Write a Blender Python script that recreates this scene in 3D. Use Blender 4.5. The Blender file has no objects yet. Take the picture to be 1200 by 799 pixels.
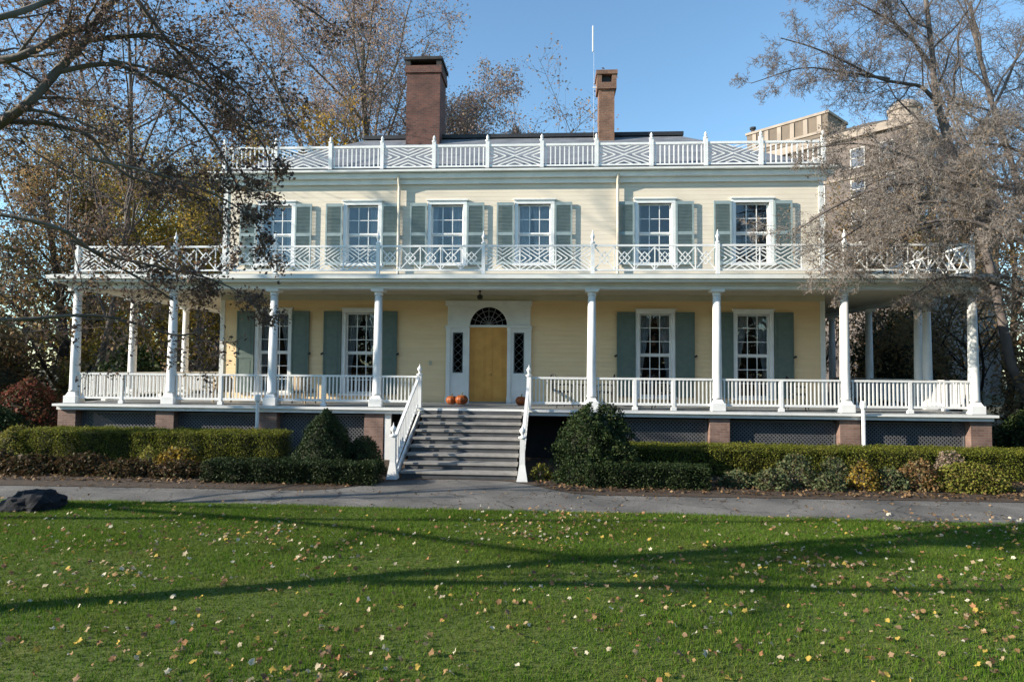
import bpy, bmesh, math, random
import numpy as np
from mathutils import Vector, Matrix
R = math.radians
scene = bpy.context.scene
COL = scene.collection

# ------------------------------------------------------------ camera
yaw, pitch, roll = R(3.5), R(2.5), R(.5)
Fw = Vector((-math.sin(yaw)*math.cos(pitch), math.cos(yaw)*math.cos(pitch), math.sin(pitch)))
Rt = Fw.cross(Vector((0, 0, 1))).normalized()
Up = Rt.cross(Fw)
R2 = Rt*math.cos(roll) + Up*math.sin(roll)
U2 = -Rt*math.sin(roll) + Up*math.cos(roll)
cam_d = bpy.data.cameras.new('camera')
cam = bpy.data.objects.new('camera', cam_d)
COL.objects.link(cam)
M = Matrix((R2, U2, -Fw)).transposed().to_4x4()
M.translation = Vector((0, -19.5, 2.85))
cam.matrix_world = M
cam_d.sensor_width = 36
cam_d.lens = 740/1200*36
cam_d.clip_end = 5000
scene.camera = cam

# ------------------------------------------------------------ sky, sun, exposure
SUN_EL, SUN_AZ = R(22), R(72)          # azimuth measured from the facade normal (towards -y), turned to -x
sun_vec = Vector((-math.sin(SUN_AZ)*math.cos(SUN_EL), -math.cos(SUN_AZ)*math.cos(SUN_EL), math.sin(SUN_EL)))
w = bpy.data.worlds.new('World'); scene.world = w; w.use_nodes = True
nt = w.node_tree
sky = nt.nodes.new('ShaderNodeTexSky'); sky.sky_type = 'NISHITA'; sky.sun_disc = False
sky.sun_elevation = SUN_EL
sky.sun_rotation = math.atan2(sun_vec.x, sun_vec.y)
sky.altitude = 0; sky.air_density = 1.0; sky.dust_density = .1; sky.ozone_density = 2.0
bg = nt.nodes['Background']; bg.inputs[1].default_value = .122
tint = nt.nodes.new('ShaderNodeMixRGB'); tint.blend_type = 'MULTIPLY'; tint.inputs[0].default_value = 1
tint.inputs[2].default_value = (.95, 1.12, 1.13, 1)
nt.links.new(sky.outputs[0], tint.inputs[1]); nt.links.new(tint.outputs[0], bg.inputs[0])
sl = bpy.data.lights.new('sun', 'SUN'); sl.energy = 5.0; sl.angle = R(.5); sl.color = (1, .9, .76)
so = bpy.data.objects.new('sun', sl); COL.objects.link(so)
so.rotation_euler = sun_vec.to_track_quat('Z', 'Y').to_euler()
vs = scene.view_settings
vs.view_transform = 'Standard'; vs.look = 'None'; vs.gamma = 1; vs.exposure = .92; vs.use_curve_mapping = False

# ------------------------------------------------------------ materials
def newmat(name):
    m = bpy.data.materials.new(name); m.use_nodes = True
    return m, m.node_tree.nodes, m.node_tree.links, m.node_tree.nodes['Principled BSDF']
def ramp(n, stops, const=False):
    r = n.new('ShaderNodeValToRGB'); cr = r.color_ramp
    if const: cr.interpolation = 'CONSTANT'
    while len(cr.elements) < len(stops): cr.elements.new(.5)
    for e, (p, c) in zip(cr.elements, stops):
        e.position = p; e.color = (*c, 1)
    return r
def mat(name, c1, c2=None, rough=.6, scale=4, bump=0, bscale=40, detail=6, spec=.4, stretch=None):
    m, n, l, p = newmat(name)
    p.inputs['Roughness'].default_value = rough
    p.inputs['Specular IOR Level'].default_value = spec
    tc = n.new('ShaderNodeTexCoord'); src = tc.outputs['Object']
    if stretch:
        mp = n.new('ShaderNodeMapping'); mp.inputs['Scale'].default_value = stretch
        l.new(src, mp.inputs[0]); src = mp.outputs[0]
    c2 = c2 or tuple(x*.85 for x in c1)
    no = n.new('ShaderNodeTexNoise'); no.inputs['Scale'].default_value = scale; no.inputs['Detail'].default_value = detail
    l.new(src, no.inputs['Vector'])
    r = ramp(n, [(.35, c1), (.68, c2)]); l.new(no.outputs['Fac'], r.inputs[0]); l.new(r.outputs[0], p.inputs['Base Color'])
    if bump:
        nb = n.new('ShaderNodeTexNoise'); nb.inputs['Scale'].default_value = bscale; nb.inputs['Detail'].default_value = 5
        l.new(src, nb.inputs['Vector'])
        b = n.new('ShaderNodeBump'); b.inputs['Strength'].default_value = bump; b.inputs['Distance'].default_value = .02
        l.new(nb.outputs['Fac'], b.inputs['Height']); l.new(b.outputs[0], p.inputs['Normal'])
    return m
def leafmat(name, cols, transl=.35, rough=.6, spec=.15, patch=None, pscale=.6):
    m, n, l, p = newmat(name)
    g = n.new('ShaderNodeNewGeometry')
    r = ramp(n, [(i/len(cols), c) for i, c in enumerate(cols)], const=True)
    l.new(g.outputs['Random Per Island'], r.inputs[0])
    if patch:
        tc = n.new('ShaderNodeTexCoord'); no = n.new('ShaderNodeTexNoise'); no.inputs['Scale'].default_value = pscale; no.inputs['Detail'].default_value = 6; no.inputs['Roughness'].default_value = .65
        l.new(tc.outputs['Object'], no.inputs['Vector'])
        rp = ramp(n, [(.46, (0, 0, 0)), (.7, (.42, .42, .42))]); l.new(no.outputs['Fac'], rp.inputs[0])
        mc = n.new('ShaderNodeMixRGB'); l.new(rp.outputs[0], mc.inputs[0]); l.new(r.outputs[0], mc.inputs[1]); mc.inputs[2].default_value = (*patch, 1)
        r = mc
    l.new(r.outputs[0], p.inputs['Base Color'])
    p.inputs['Roughness'].default_value = rough; p.inputs['Specular IOR Level'].default_value = spec
    t = n.new('ShaderNodeBsdfTranslucent'); l.new(r.outputs[0], t.inputs[0])
    mx = n.new('ShaderNodeMixShader'); mx.inputs[0].default_value = transl
    l.new(p.outputs[0], mx.inputs[1]); l.new(t.outputs[0], mx.inputs[2])
    l.new(mx.outputs[0], n['Material Output'].inputs[0])
    return m
def brickmat(name, c1, c2, mortar, sc=1.0):
    m, n, l, p = newmat(name)
    tc = n.new('ShaderNodeTexCoord'); g = n.new('ShaderNodeNewGeometry')
    # brick courses run along whichever horizontal axis the face follows
    sx = n.new('ShaderNodeSeparateXYZ'); l.new(tc.outputs['Object'], sx.inputs[0])
    ad = n.new('ShaderNodeMath'); ad.operation = 'ADD'; l.new(sx.outputs[0], ad.inputs[0]); l.new(sx.outputs[1], ad.inputs[1])
    cb = n.new('ShaderNodeCombineXYZ'); l.new(ad.outputs[0], cb.inputs[0]); l.new(sx.outputs[2], cb.inputs[1])
    b = n.new('ShaderNodeTexBrick'); b.inputs['Scale'].default_value = sc
    b.inputs['Brick Width'].default_value = .22; b.inputs['Row Height'].default_value = .075; b.inputs['Mortar Size'].default_value = .008
    b.inputs['Color1'].default_value = (*c1, 1); b.inputs['Color2'].default_value = (*c2, 1); b.inputs['Mortar'].default_value = (*mortar, 1)
    l.new(cb.outputs[0], b.inputs['Vector'])
    no = n.new('ShaderNodeTexNoise'); no.inputs['Scale'].default_value = 2.5; no.inputs['Detail'].default_value = 6
    l.new(tc.outputs['Object'], no.inputs['Vector'])
    mx = n.new('ShaderNodeMixRGB'); mx.blend_type = 'MULTIPLY'; mx.inputs[0].default_value = .7
    r = ramp(n, [(.3, (.45, .42, .42)), (.7, (1.1, 1.05, 1.0))]); l.new(no.outputs['Fac'], r.inputs[0])
    l.new(b.outputs['Color'], mx.inputs[1]); l.new(r.outputs[0], mx.inputs[2]); l.new(mx.outputs[0], p.inputs['Base Color'])
    p.inputs['Roughness'].default_value = .85
    bp = n.new('ShaderNodeBump'); bp.inputs['Strength'].default_value = .6; bp.inputs['Distance'].default_value = .01
    l.new(b.outputs['Fac'], bp.inputs['Height']); bp.invert = True; l.new(bp.outputs[0], p.inputs['Normal'])
    return m
def sidingmat(name, c1, c2):
    m, n, l, p = newmat(name)
    tc = n.new('ShaderNodeTexCoord'); sx = n.new('ShaderNodeSeparateXYZ'); l.new(tc.outputs['Object'], sx.inputs[0])
    mu = n.new('ShaderNodeMath'); mu.operation = 'MULTIPLY'; mu.inputs[1].default_value = 1/.155; l.new(sx.outputs[2], mu.inputs[0])
    fr = n.new('ShaderNodeMath'); fr.operation = 'FRACT'; l.new(mu.outputs[0], fr.inputs[0])
    fl = n.new('ShaderNodeMath'); fl.operation = 'FLOOR'; l.new(mu.outputs[0], fl.inputs[0])
    inv = n.new('ShaderNodeMath'); inv.operation = 'SUBTRACT'; inv.inputs[0].default_value = 1; l.new(fr.outputs[0], inv.inputs[1])
    bp = n.new('ShaderNodeBump'); bp.inputs['Strength'].default_value = 1; bp.inputs['Distance'].default_value = .03
    l.new(inv.outputs[0], bp.inputs['Height']); l.new(bp.outputs[0], p.inputs['Normal'])
    wn = n.new('ShaderNodeTexWhiteNoise'); wn.noise_dimensions = '1D'; l.new(fl.outputs[0], wn.inputs['W'])
    no = n.new('ShaderNodeTexNoise'); no.inputs['Scale'].default_value = 1.3; no.inputs['Detail'].default_value = 8
    mp = n.new('ShaderNodeMapping'); mp.inputs['Scale'].default_value = (1, 1, 3); l.new(tc.outputs['Object'], mp.inputs[0]); l.new(mp.outputs[0], no.inputs['Vector'])
    ad = n.new('ShaderNodeMath'); ad.operation = 'MULTIPLY_ADD'; ad.inputs[1].default_value = .18; l.new(wn.outputs['Value'], ad.inputs[0]); l.new(no.outputs['Fac'], ad.inputs[2])
    r = ramp(n, [(.4, c1), (.85, c2)]); l.new(ad.outputs[0], r.inputs[0]); l.new(r.outputs[0], p.inputs['Base Color'])
    p.inputs['Roughness'].default_value = .55; p.inputs['Specular IOR Level'].default_value = .3
    return m
def glassmat(name, tint=(1, 1, 1), ior=1.7, rough=.0):
    m, n, l, p = newmat(name)
    t = n.new('ShaderNodeBsdfTransparent'); t.inputs[0].default_value = (*tint, 1)
    g = n.new('ShaderNodeBsdfGlossy'); g.inputs['Roughness'].default_value = rough
    f = n.new('ShaderNodeFresnel'); f.inputs[0].default_value = ior
    tc = n.new('ShaderNodeTexCoord'); no = n.new('ShaderNodeTexNoise'); no.inputs['Scale'].default_value = 1.5; no.inputs['Detail'].default_value = 1
    l.new(tc.outputs['Object'], no.inputs['Vector'])
    b = n.new('ShaderNodeBump'); b.inputs['Strength'].default_value = .25; b.inputs['Distance'].default_value = .03
    l.new(no.outputs['Fac'], b.inputs['Height']); l.new(b.outputs[0], g.inputs['Normal'])
    mx = n.new('ShaderNodeMixShader'); l.new(f.outputs[0], mx.inputs[0]); l.new(t.outputs[0], mx.inputs[1]); l.new(g.outputs[0], mx.inputs[2])
    l.new(mx.outputs[0], n['Material Output'].inputs[0])
    return m

WHITE = mat('white_paint', (.80, .80, .78), (.72, .72, .70), .45, 3, .15, 60)
TRIM = mat('trim_paint', (.76, .76, .72), (.68, .68, .65), .5, 2.5, .1, 50)
SIDING = sidingmat('clapboard_paint', (.66, .59, .475), (.60, .53, .42))
SIDING_LOW = sidingmat('porch_wall_paint', (.86, .63, .36), (.80, .575, .32))
CEIL = mat('porch_ceiling_paint', (.55, .50, .38), (.48, .44, .33), .6, 2)
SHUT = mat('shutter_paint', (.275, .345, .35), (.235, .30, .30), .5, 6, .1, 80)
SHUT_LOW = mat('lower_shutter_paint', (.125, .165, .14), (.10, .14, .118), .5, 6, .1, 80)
DOOR = mat('door_paint', (.68, .345, .08), (.58, .28, .06), .4, 3, .1, 20)
BRICK = brickmat('chimney_brick', (.17, .065, .045), (.10, .042, .034), (.12, .09, .08))
BRICK_O = brickmat('warm_chimney_brick', (.27, .14, .085), (.19, .095, .06), (.2, .16, .13))
PIERB = brickmat('pier_brick', (.28, .175, .14), (.20, .115, .09), (.24, .2, .175))
SLATE = mat('roof_slate', (.20, .21, .23), (.13, .14, .155), .6, 1.5, .5, 12, stretch=(1, 1, 3))
TAR = mat('dark_roof_metal', (.02, .022, .028), (.03, .032, .036), .6)
PORCHROOF = mat('porch_roof_metal', (.30, .34, .33), (.22, .26, .25), .5, 2)
DECK = mat('deck_paint', (.30, .31, .31), (.22, .23, .235), .5, 3, .2, 30, stretch=(12, 1, 1))
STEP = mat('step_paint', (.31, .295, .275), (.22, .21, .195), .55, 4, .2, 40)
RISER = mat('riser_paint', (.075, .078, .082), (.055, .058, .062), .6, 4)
LATT = mat('lattice_paint', (.13, .133, .138), (.10, .103, .107), .6, 5)
DARKV = mat('under_porch_shade', (.018, .02, .022), (.012, .013, .015), .9)
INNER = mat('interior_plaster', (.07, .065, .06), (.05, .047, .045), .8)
CURT = mat('curtain_cloth', (.62, .61, .58), (.5, .49, .47), .8, 6)
PANE = glassmat('window_glass', (.9, .93, .96), 1.75)
PANE_D = glassmat('door_glass', (.35, .4, .4), 1.3)
IRON = mat('wrought_iron', (.012, .014, .014), (.03, .032, .03), .5, 12)
WICK = mat('wicker', (.42, .32, .2), (.28, .2, .11), .7, 40)
CUSH = mat('seat_cushion', (.55, .5, .42), (.45, .4, .33), .8, 10)
BRASS = mat('brass', (.5, .36, .12), (.4, .28, .08), .3)
PUMP = mat('pumpkin_skin', (.30, .075, .012), (.20, .045, .01), .45, 4)
STEMM = mat('pumpkin_stem', (.18, .16, .07), (.1, .09, .04), .8)
ROCK = mat('boulder_stone', (.016, .017, .021), (.008, .009, .012), 1, 3, .8, 9)
BARK = mat('pale_bark', (.19, .165, .13), (.09, .08, .065), .85, 3, .6, 14, stretch=(1, 1, .35))
BARK_D = mat('dark_bark', (.075, .062, .05), (.04, .034, .03), .9, 5, .6, 18, stretch=(1, 1, .35))
BARK_G = mat('grey_bark', (.15, .125, .11), (.09, .075, .068), .9, 5, .5, 18, stretch=(1, 1, .35))
TWIG = mat('twig_bark', (.19, .16, .145), (.11, .095, .088), .85, 8)
TWIG_L = mat('light_twig_bark', (.29, .255, .225), (.15, .13, .115), .85, 8)

# ------------------------------------------------------------ mesh helpers
def np_mesh(name, verts, faces, mats, smooth=False):
    """faces: array (n, k)"""
    me = bpy.data.meshes.new(name)
    verts = np.asarray(verts, np.float32); faces = np.asarray(faces, np.int32)
    n, k = faces.shape
    me.vertices.add(len(verts)); me.vertices.foreach_set('co', verts.ravel())
    me.loops.add(n*k); me.loops.foreach_set('vertex_index', faces.ravel())
    me.polygons.add(n); me.polygons.foreach_set('loop_start', np.arange(0, n*k, k, dtype=np.int32))
    me.polygons.foreach_set('loop_total', np.full(n, k, np.int32))
    if smooth: me.polygons.foreach_set('use_smooth', np.ones(n, bool))
    me.update(calc_edges=True)
    for m in (mats if isinstance(mats, (list, tuple)) else [mats]): me.materials.append(m)
    return me
def link(name, me, parent=None, loc=None):
    o = bpy.data.objects.new(name, me); COL.objects.link(o)
    if parent: o.parent = parent
    if loc: o.location = loc
    return o
def tag(o, label=None, cat=None, group=None, kind=None):
    if label: o['label'] = label
    if cat: o['category'] = cat
    if group: o['group'] = group
    if kind: o['kind'] = kind
    return o
def empty(name, loc, label, cat, group=None, rz=0):
    o = bpy.data.objects.new(name, None); COL.objects.link(o); o.location = loc; o.rotation_euler.z = rz
    o.empty_display_size = .2
    return tag(o, label, cat, group)
def copy_tree(o, parent=None):
    c = o.copy(); COL.objects.link(c); c.parent = parent
    for ch in list(o.children): copy_tree(ch, c)
    return c
class MB:
    def __init__(s): s.bm = bmesh.new()
    def box(s, x0, x1, y0, y1, z0, z1):
        v = [s.bm.verts.new(p) for p in ((x0,y0,z0),(x1,y0,z0),(x1,y1,z0),(x0,y1,z0),(x0,y0,z1),(x1,y0,z1),(x1,y1,z1),(x0,y1,z1))]
        for f in ((0,3,2,1),(4,5,6,7),(0,1,5,4),(1,2,6,5),(2,3,7,6),(3,0,4,7)): s.bm.faces.new([v[i] for i in f])
        return s
    def bar(s, p, q, w, h, up=(0, 0, 1)):
        p, q = Vector(p), Vector(q); d = (q-p).normalized(); up = Vector(up)
        sd = d.cross(up)
        if sd.length < 1e-4: sd = d.cross(Vector((0, 1, 0)))
        sd.normalize(); u = sd.cross(d).normalized()
        a = sd*w/2; b = u*h/2
        v = [s.bm.verts.new(c) for c in (p-a-b, p+a-b, p+a+b, p-a+b, q-a-b, q+a-b, q+a+b, q-a+b)]
        for f in ((0,3,2,1),(4,5,6,7),(0,1,5,4),(1,2,6,5),(2,3,7,6),(3,0,4,7)): s.bm.faces.new([v[i] for i in f])
        return s
    def lathe(s, cx, cy, prof, n=16, sq=False):
        rings = []
        for (r, z) in prof:
            ring = []
            for i in range(n):
                a = 2*math.pi*i/n + (math.pi/n if sq else 0)
                ring.append(s.bm.verts.new((cx+r*math.cos(a), cy+r*math.sin(a), z)))
            rings.append(ring)
        for A, B in zip(rings, rings[1:]):
            for i in range(n): s.bm.faces.new((A[i], A[(i+1)%n], B[(i+1)%n], B[i]))
        s.bm.faces.new(list(reversed(rings[0]))); s.bm.faces.new(rings[-1])
        return s
    def tube(s, pts, r, n=8):
        pts = [Vector(p) for p in pts]; rr = r if isinstance(r, (list, tuple)) else [r]*len(pts)
        rings = []; up = Vector((0.13, .21, 1)).normalized()
        for i, p in enumerate(pts):
            d = (pts[min(i+1, len(pts)-1)]-pts[max(i-1, 0)]).normalized()
            a = d.cross(up); a = a.normalized() if a.length > 1e-3 else d.orthogonal().normalized(); b = a.cross(d)
            rings.append([s.bm.verts.new(p+(a*math.cos(2*math.pi*k/n)+b*math.sin(2*math.pi*k/n))*rr[i]) for k in range(n)])
        for A, B in zip(rings, rings[1:]):
            for i in range(n): s.bm.faces.new((A[i], A[(i+1)%n], B[(i+1)%n], B[i]))
        s.bm.faces.new(list(reversed(rings[0]))); s.bm.faces.new(rings[-1])
        return s
    def prism(s, poly, y0, y1):
        """polygon of (x,z) extruded in y"""
        a = [s.bm.verts.new((x, y0, z)) for x, z in poly]; b = [s.bm.verts.new((x, y1, z)) for x, z in poly]
        n = len(poly)
        s.bm.faces.new(a); s.bm.faces.new(list(reversed(b)))
        for i in range(n): s.bm.faces.new((a[(i+1)%n], a[i], b[i], b[(i+1)%n]))
        return s
    def wall(s, x0, x1, z0, z1, y0, y1, holes):
        xs = sorted({x0, x1, *[h[0] for h in holes], *[h[1] for h in holes]})
        zs = sorted({z0, z1, *[h[2] for h in holes], *[h[3] for h in holes]})
        V = {}
        def v(i, j):
            if (i, j) not in V: V[(i, j)] = s.bm.verts.new((xs[i], y0, zs[j]))
            return V[(i, j)]
        fs = []
        for i in range(len(xs)-1):
            for j in range(len(zs)-1):
                cx, cz = (xs[i]+xs[i+1])/2, (zs[j]+zs[j+1])/2
                if any(h[0] < cx < h[1] and h[2] < cz < h[3] for h in holes): continue
                fs.append(s.bm.faces.new((v(i, j), v(i+1, j), v(i+1, j+1), v(i, j+1))))
        r = bmesh.ops.extrude_face_region(s.bm, geom=fs)
        bmesh.ops.translate(s.bm, vec=(0, y1-y0, 0), verts=[g for g in r['geom'] if isinstance(g, bmesh.types.BMVert)])
        return s
    def build(s, name, m, parent=None, smooth=False, bevel=0):
        bmesh.ops.recalc_face_normals(s.bm, faces=s.bm.faces)
        me = bpy.data.meshes.new(name); s.bm.to_mesh(me); s.bm.free()
        me.materials.append(m)
        if smooth: me.polygons.foreach_set('use_smooth', np.ones(len(me.polygons), bool))
        o = link(name, me, parent)
        if bevel:
            b = o.modifiers.new('bevel', 'BEVEL'); b.width = bevel; b.segments = 2; b.limit_method = 'ANGLE'
        return o

# ------------------------------------------------------------ ground, path, beds, lawn
def pathfar(x):
    base = -5.0 + .02*(x+2)
    fl = math.exp(-((x+2.3)/2.3)**4)
    return base + fl*1.75
def pathnear(x): return -6.68 - .004*x + .05*math.sin(x*.7) - .012*max(0, x)*1.2
g = MB(); g.box(-400, 400, -120, 600, -.5, -.012)
tag(g.build('ground', mat('woodland_soil', (.06, .055, .025), (.09, .07, .03), .95, .5, .5, 3)), kind='structure')
# lawn base sheet
xs = np.linspace(-45, 45, 181)
def strip(name, f0, f1, z, m, xs=xs, rows=8):
    vs_, fs = [], []
    for x in xs:
        for k in range(rows+1):
            t = k/rows; vs_.append((x, f0(x)*(1-t)+f1(x)*t, z))
    n = rows+1
    for i in range(len(xs)-1):
        for k in range(rows): fs.append((i*n+k, (i+1)*n+k, (i+1)*n+k+1, i*n+k+1))
    return link(name, np_mesh(name, vs_, fs, m))
LAWN = mat('lawn_turf', (.07, .105, .014), (.11, .13, .022), .9, 1.3, .6, 60)
ASPH = mat('path_asphalt', (.195, .185, .17), (.085, .083, .08), .95, .75, .5, 120, detail=10)
SOIL = mat('bed_mulch', (.075, .05, .032), (.035, .025, .018), .95, 6, 1.0, 35)
n_, l_ = ASPH.node_tree.nodes, ASPH.node_tree.links
tc_ = n_.new('ShaderNodeTexCoord'); ns_ = n_.new('ShaderNodeTexNoise'); ns_.inputs['Scale'].default_value = 2.2; ns_.inputs['Detail'].default_value = 5
l_.new(tc_.outputs['Object'], ns_.inputs['Vector'])
mv_ = n_.new('ShaderNodeMixRGB'); mv_.inputs[0].default_value = .35; l_.new(tc_.outputs['Object'], mv_.inputs[1]); l_.new(ns_.outputs['Color'], mv_.inputs[2])
vo_ = n_.new('ShaderNodeTexVoronoi'); vo_.feature = 'DISTANCE_TO_EDGE'; vo_.inputs['Scale'].default_value = .8; l_.new(mv_.outputs[0], vo_.inputs['Vector'])
rc_ = ramp(n_, [(.0, (.35, .34, .33)), (.012, (1, 1, 1))]); l_.new(vo_.outputs['Distance'], rc_.inputs[0])
gr_ = n_.new('ShaderNodeTexNoise'); gr_.inputs['Scale'].default_value = 45; gr_.inputs['Detail'].default_value = 4; l_.new(tc_.outputs['Object'], gr_.inputs['Vector'])
rg_ = ramp(n_, [(.36, (.62, .61, .6)), (.62, (1.15, 1.14, 1.12))]); l_.new(gr_.outputs['Fac'], rg_.inputs[0])
m1_ = n_.new('ShaderNodeMixRGB'); m1_.blend_type = 'MULTIPLY'; m1_.inputs[0].default_value = 1; l_.new(rc_.outputs[0], m1_.inputs[1]); l_.new(rg_.outputs[0], m1_.inputs[2])
pb_ = n_['Principled BSDF']; old_ = pb_.inputs['Base Color'].links[0].from_socket
m2_ = n_.new('ShaderNodeMixRGB'); m2_.blend_type = 'MULTIPLY'; m2_.inputs[0].default_value = 1; l_.new(old_, m2_.inputs[1]); l_.new(m1_.outputs[0], m2_.inputs[2]); l_.new(m2_.outputs[0], pb_.inputs['Base Color'])
tag(strip('lawn', lambda x: -40, pathnear, 0.0, LAWN, rows=20), kind='structure')
tag(strip('path', pathnear, pathfar, -.006, ASPH), kind='structure')
tag(strip('planting_bed', pathfar, lambda x: 2.6, .004, SOIL), kind='structure')

# ------------------------------------------------------------ the mansion
FZ = 1.62
house = empty('mansion', (0, 0, 0), 'two storey cream clapboard mansion with a white columned porch, green shutters and an orange door', 'house')
WY = 2.8; HX0, HX1 = -12.0, 9.4; HB = 13.0
upc = [-10.02, -6.82, -3.73, -.60, 3.64, 7.0]
loc_ = [-10.02, -6.81, 3.65, 7.0]
UW = (.60, 6.58, 8.71); LW = (.57, 1.92, 4.80)
up_h = [(c-UW[0], c+UW[0], UW[1], UW[2]) for c in upc]
lo_h = [(c-LW[0], c+LW[0], LW[1], LW[2]) for c in loc_]
dh = (-3.66, -.71, FZ, 5.24)
b = MB(); b.wall(HX0, HX1, 5.6, 9.62, WY, WY+.22, up_h); b.build('front_wall', SIDING, house)
b = MB(); b.wall(HX0, HX1, 0, 5.6, WY, WY+.22, lo_h+[dh]); b.build('porch_wall', SIDING_LOW, house)
b = MB(); b.box(HX0, HX0+.22, WY+.222, HB, 0, 9.62); b.build('side_wall', SIDING, house)
b = MB(); b.box(HX1-.22, HX1, WY+.222, HB, 0, 9.62); b.build('side_wall', SIDING, house)
b = MB(); b.box(HX0+.222, HX1-.222, HB-.22, HB, 0, 9.62); b.build('rear_wall', SIDING, house)
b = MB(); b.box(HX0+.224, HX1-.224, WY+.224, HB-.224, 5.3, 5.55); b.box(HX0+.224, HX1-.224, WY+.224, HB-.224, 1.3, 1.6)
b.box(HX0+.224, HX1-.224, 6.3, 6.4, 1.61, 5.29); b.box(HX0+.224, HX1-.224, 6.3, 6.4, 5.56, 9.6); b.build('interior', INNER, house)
for x in (HX0-.02, HX1-.14):
    b = MB(); b.box(x, x+.16, WY-.03, WY-.002, 0, 9.44); b.build('corner_board', TRIM, house)

def window(c, hw, z0, z1, rows, curtains, seed, low):
    rnd = random.Random(seed)
    t = .115
    f = MB(); y0, y1 = WY-.055, WY+.16
    f.box(c-hw-t, c-hw+.02, y0, y1, z0, z1); f.box(c+hw-.02, c+hw+t, y0, y1, z0, z1)
    f.box(c-hw-t, c+hw+t, y0-.004, y1, z1, z1+.13); f.box(c-hw-t-.04, c+hw+t+.04, y0-.05, y1, z1+.131, z1+.18)
    win = f.build('window', WHITE, house, bevel=.008)
    s = MB(); s.box(c-hw-t-.05, c+hw+t+.05, y0-.07, y1+.02, z0-.09, z0-.002); s.build('sill', WHITE, win)
    # sashes with glazing bars
    s = MB(); m = MB(); hh = (z0+z1)/2
    ins = hw-.022
    for (a, bz, yy) in ((z0+.002, hh, WY+.13), (hh, z1-.002, WY+.09)):
        s.box(c-ins, c-ins+.05, yy, yy+.04, a, bz); s.box(c+ins-.05, c+ins, yy, yy+.04, a, bz)
        s.box(c-ins+.05, c+ins-.05, yy+.001, yy+.039, a, a+.06); s.box(c-ins+.05, c+ins-.05, yy+.001, yy+.039, bz-.05, bz)
        n = rows//2
        for k in range(1, 3):
            x = c-ins+.05+(2*ins-.1)*k/3; s.box(x-.014, x+.014, yy+.006, yy+.034, a+.06, bz-.05)
        for k in range(1, n):
            z = a+(bz-a)*k/n; s.box(c-ins+.05, c+ins-.05, yy+.008, yy+.032, z-.013, z+.013)
        m.box(c-ins+.04, c+ins-.04, yy+.018, yy+.022, a+.05, bz-.04)
    s.build('sash', WHITE, win); m.build('pane', PANE, win)
    for side in curtains:
        vs_, fs = [], []; NZ, NX = 22, 26
        for j in range(NZ+1):
            tz = j/NZ; z = z1-.02-(z1-z0-.02)*tz
            if low:
                wd = hw*1.98*(.47-.36*min(1, tz*1.35)**.75) if tz < .7 else hw*1.98*(.115+.12*(tz-.7))
            else:
                wd = hw*2*(side[1])*(1-.12*math.sin(tz*3))
            for i in range(NX+1):
                u = i/NX; x = c+side[0]*(hw-.02-u*wd)
                vs_.append((x, WY+.30+.03*math.sin(u*26+seed+tz*1.5), z))
        for j in range(NZ):
            for i in range(NX):
                a = j*(NX+1)+i; fs.append((a, a+1, a+NX+2, a+NX+1))
        o = link('curtain', np_mesh('curtain', vs_, fs, CURT, True), win)
    return win
for i, c in enumerate(upc):
    cs = [[(-1, .22), (1, .3)], [(1, .34)], [(1, .45), (-1, .18)], [(-1, .4), (1, .55)], [(-1, .12)], []][i]
    window(c, UW[0], UW[1], UW[2], 4, cs, i, False)
for i, c in enumerate(loc_):
    window(c, LW[0], LW[1], LW[2], 6, [(-1, 0), (1, 0)], 20+i, True)

def shutter(x0, x1, z0, z1, low, dog=0):
    f = MB(); y0, y1 = WY-.10, WY-.058; st = .055
    f.box(x0, x0+st, y0, y1, z0, z1); f.box(x1-st, x1, y0, y1, z0, z1)
    rails = [z0, (z0+z1)/2-.06, z1-.11] if not low else [z0, z0+(z1-z0)*.42, z1-.11]
    for z in rails: f.box(x0+st, x1-st, y0+.002, y1-.002, z, z+.11)
    if low:
        for a, bz in ((rails[0]+.11, rails[1]), (rails[1]+.11, rails[2])): 
            f.box(x0+st, x1-st, y0+.016, y1-.006, a, bz); f.box(x0+st+.07, x1-st-.07, y0+.008, y0+.0155, a+.07, bz-.07)
    else:
        for a, bz in ((rails[0]+.11, rails[1]), (rails[1]+.11, rails[2])):
            n = int((bz-a)/.05)
            for k in range(n):
                z = a+(k+.5)*(bz-a)/n
                f.bar((x0+st, (y0+y1)/2, z), (x1-st, (y0+y1)/2, z), .05, .008, (0, .7, .7))
    o = f.build('shutter', SHUT_LOW if low else SHUT, house)
    if dog:
        d = MB(); xx = x0-.03 if dog < 0 else x1+.03
        d.bar((xx-.05, y0-.01, z0+1.4), (xx+.05, y0-.01, z0+1.45), .02, .07); d.box(xx-.012, xx+.012, y0-.002, WY-.002, z0+1.41, z0+1.44)
        d.build('shutter_dog', IRON, o)
for c in upc:
    shutter(c-UW[0]-.12-.62, c-UW[0]-.125, 6.52, 8.76, False); shutter(c+UW[0]+.125, c+UW[0]+.12+.62, 6.52, 8.76, False)
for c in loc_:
    shutter(c-LW[0]-.12-.65, c-LW[0]-.125, 1.9, 4.86, True, -1); shutter(c+LW[0]+.125, c+LW[0]+.12+.65, 1.9, 4.86, True, 1)

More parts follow.
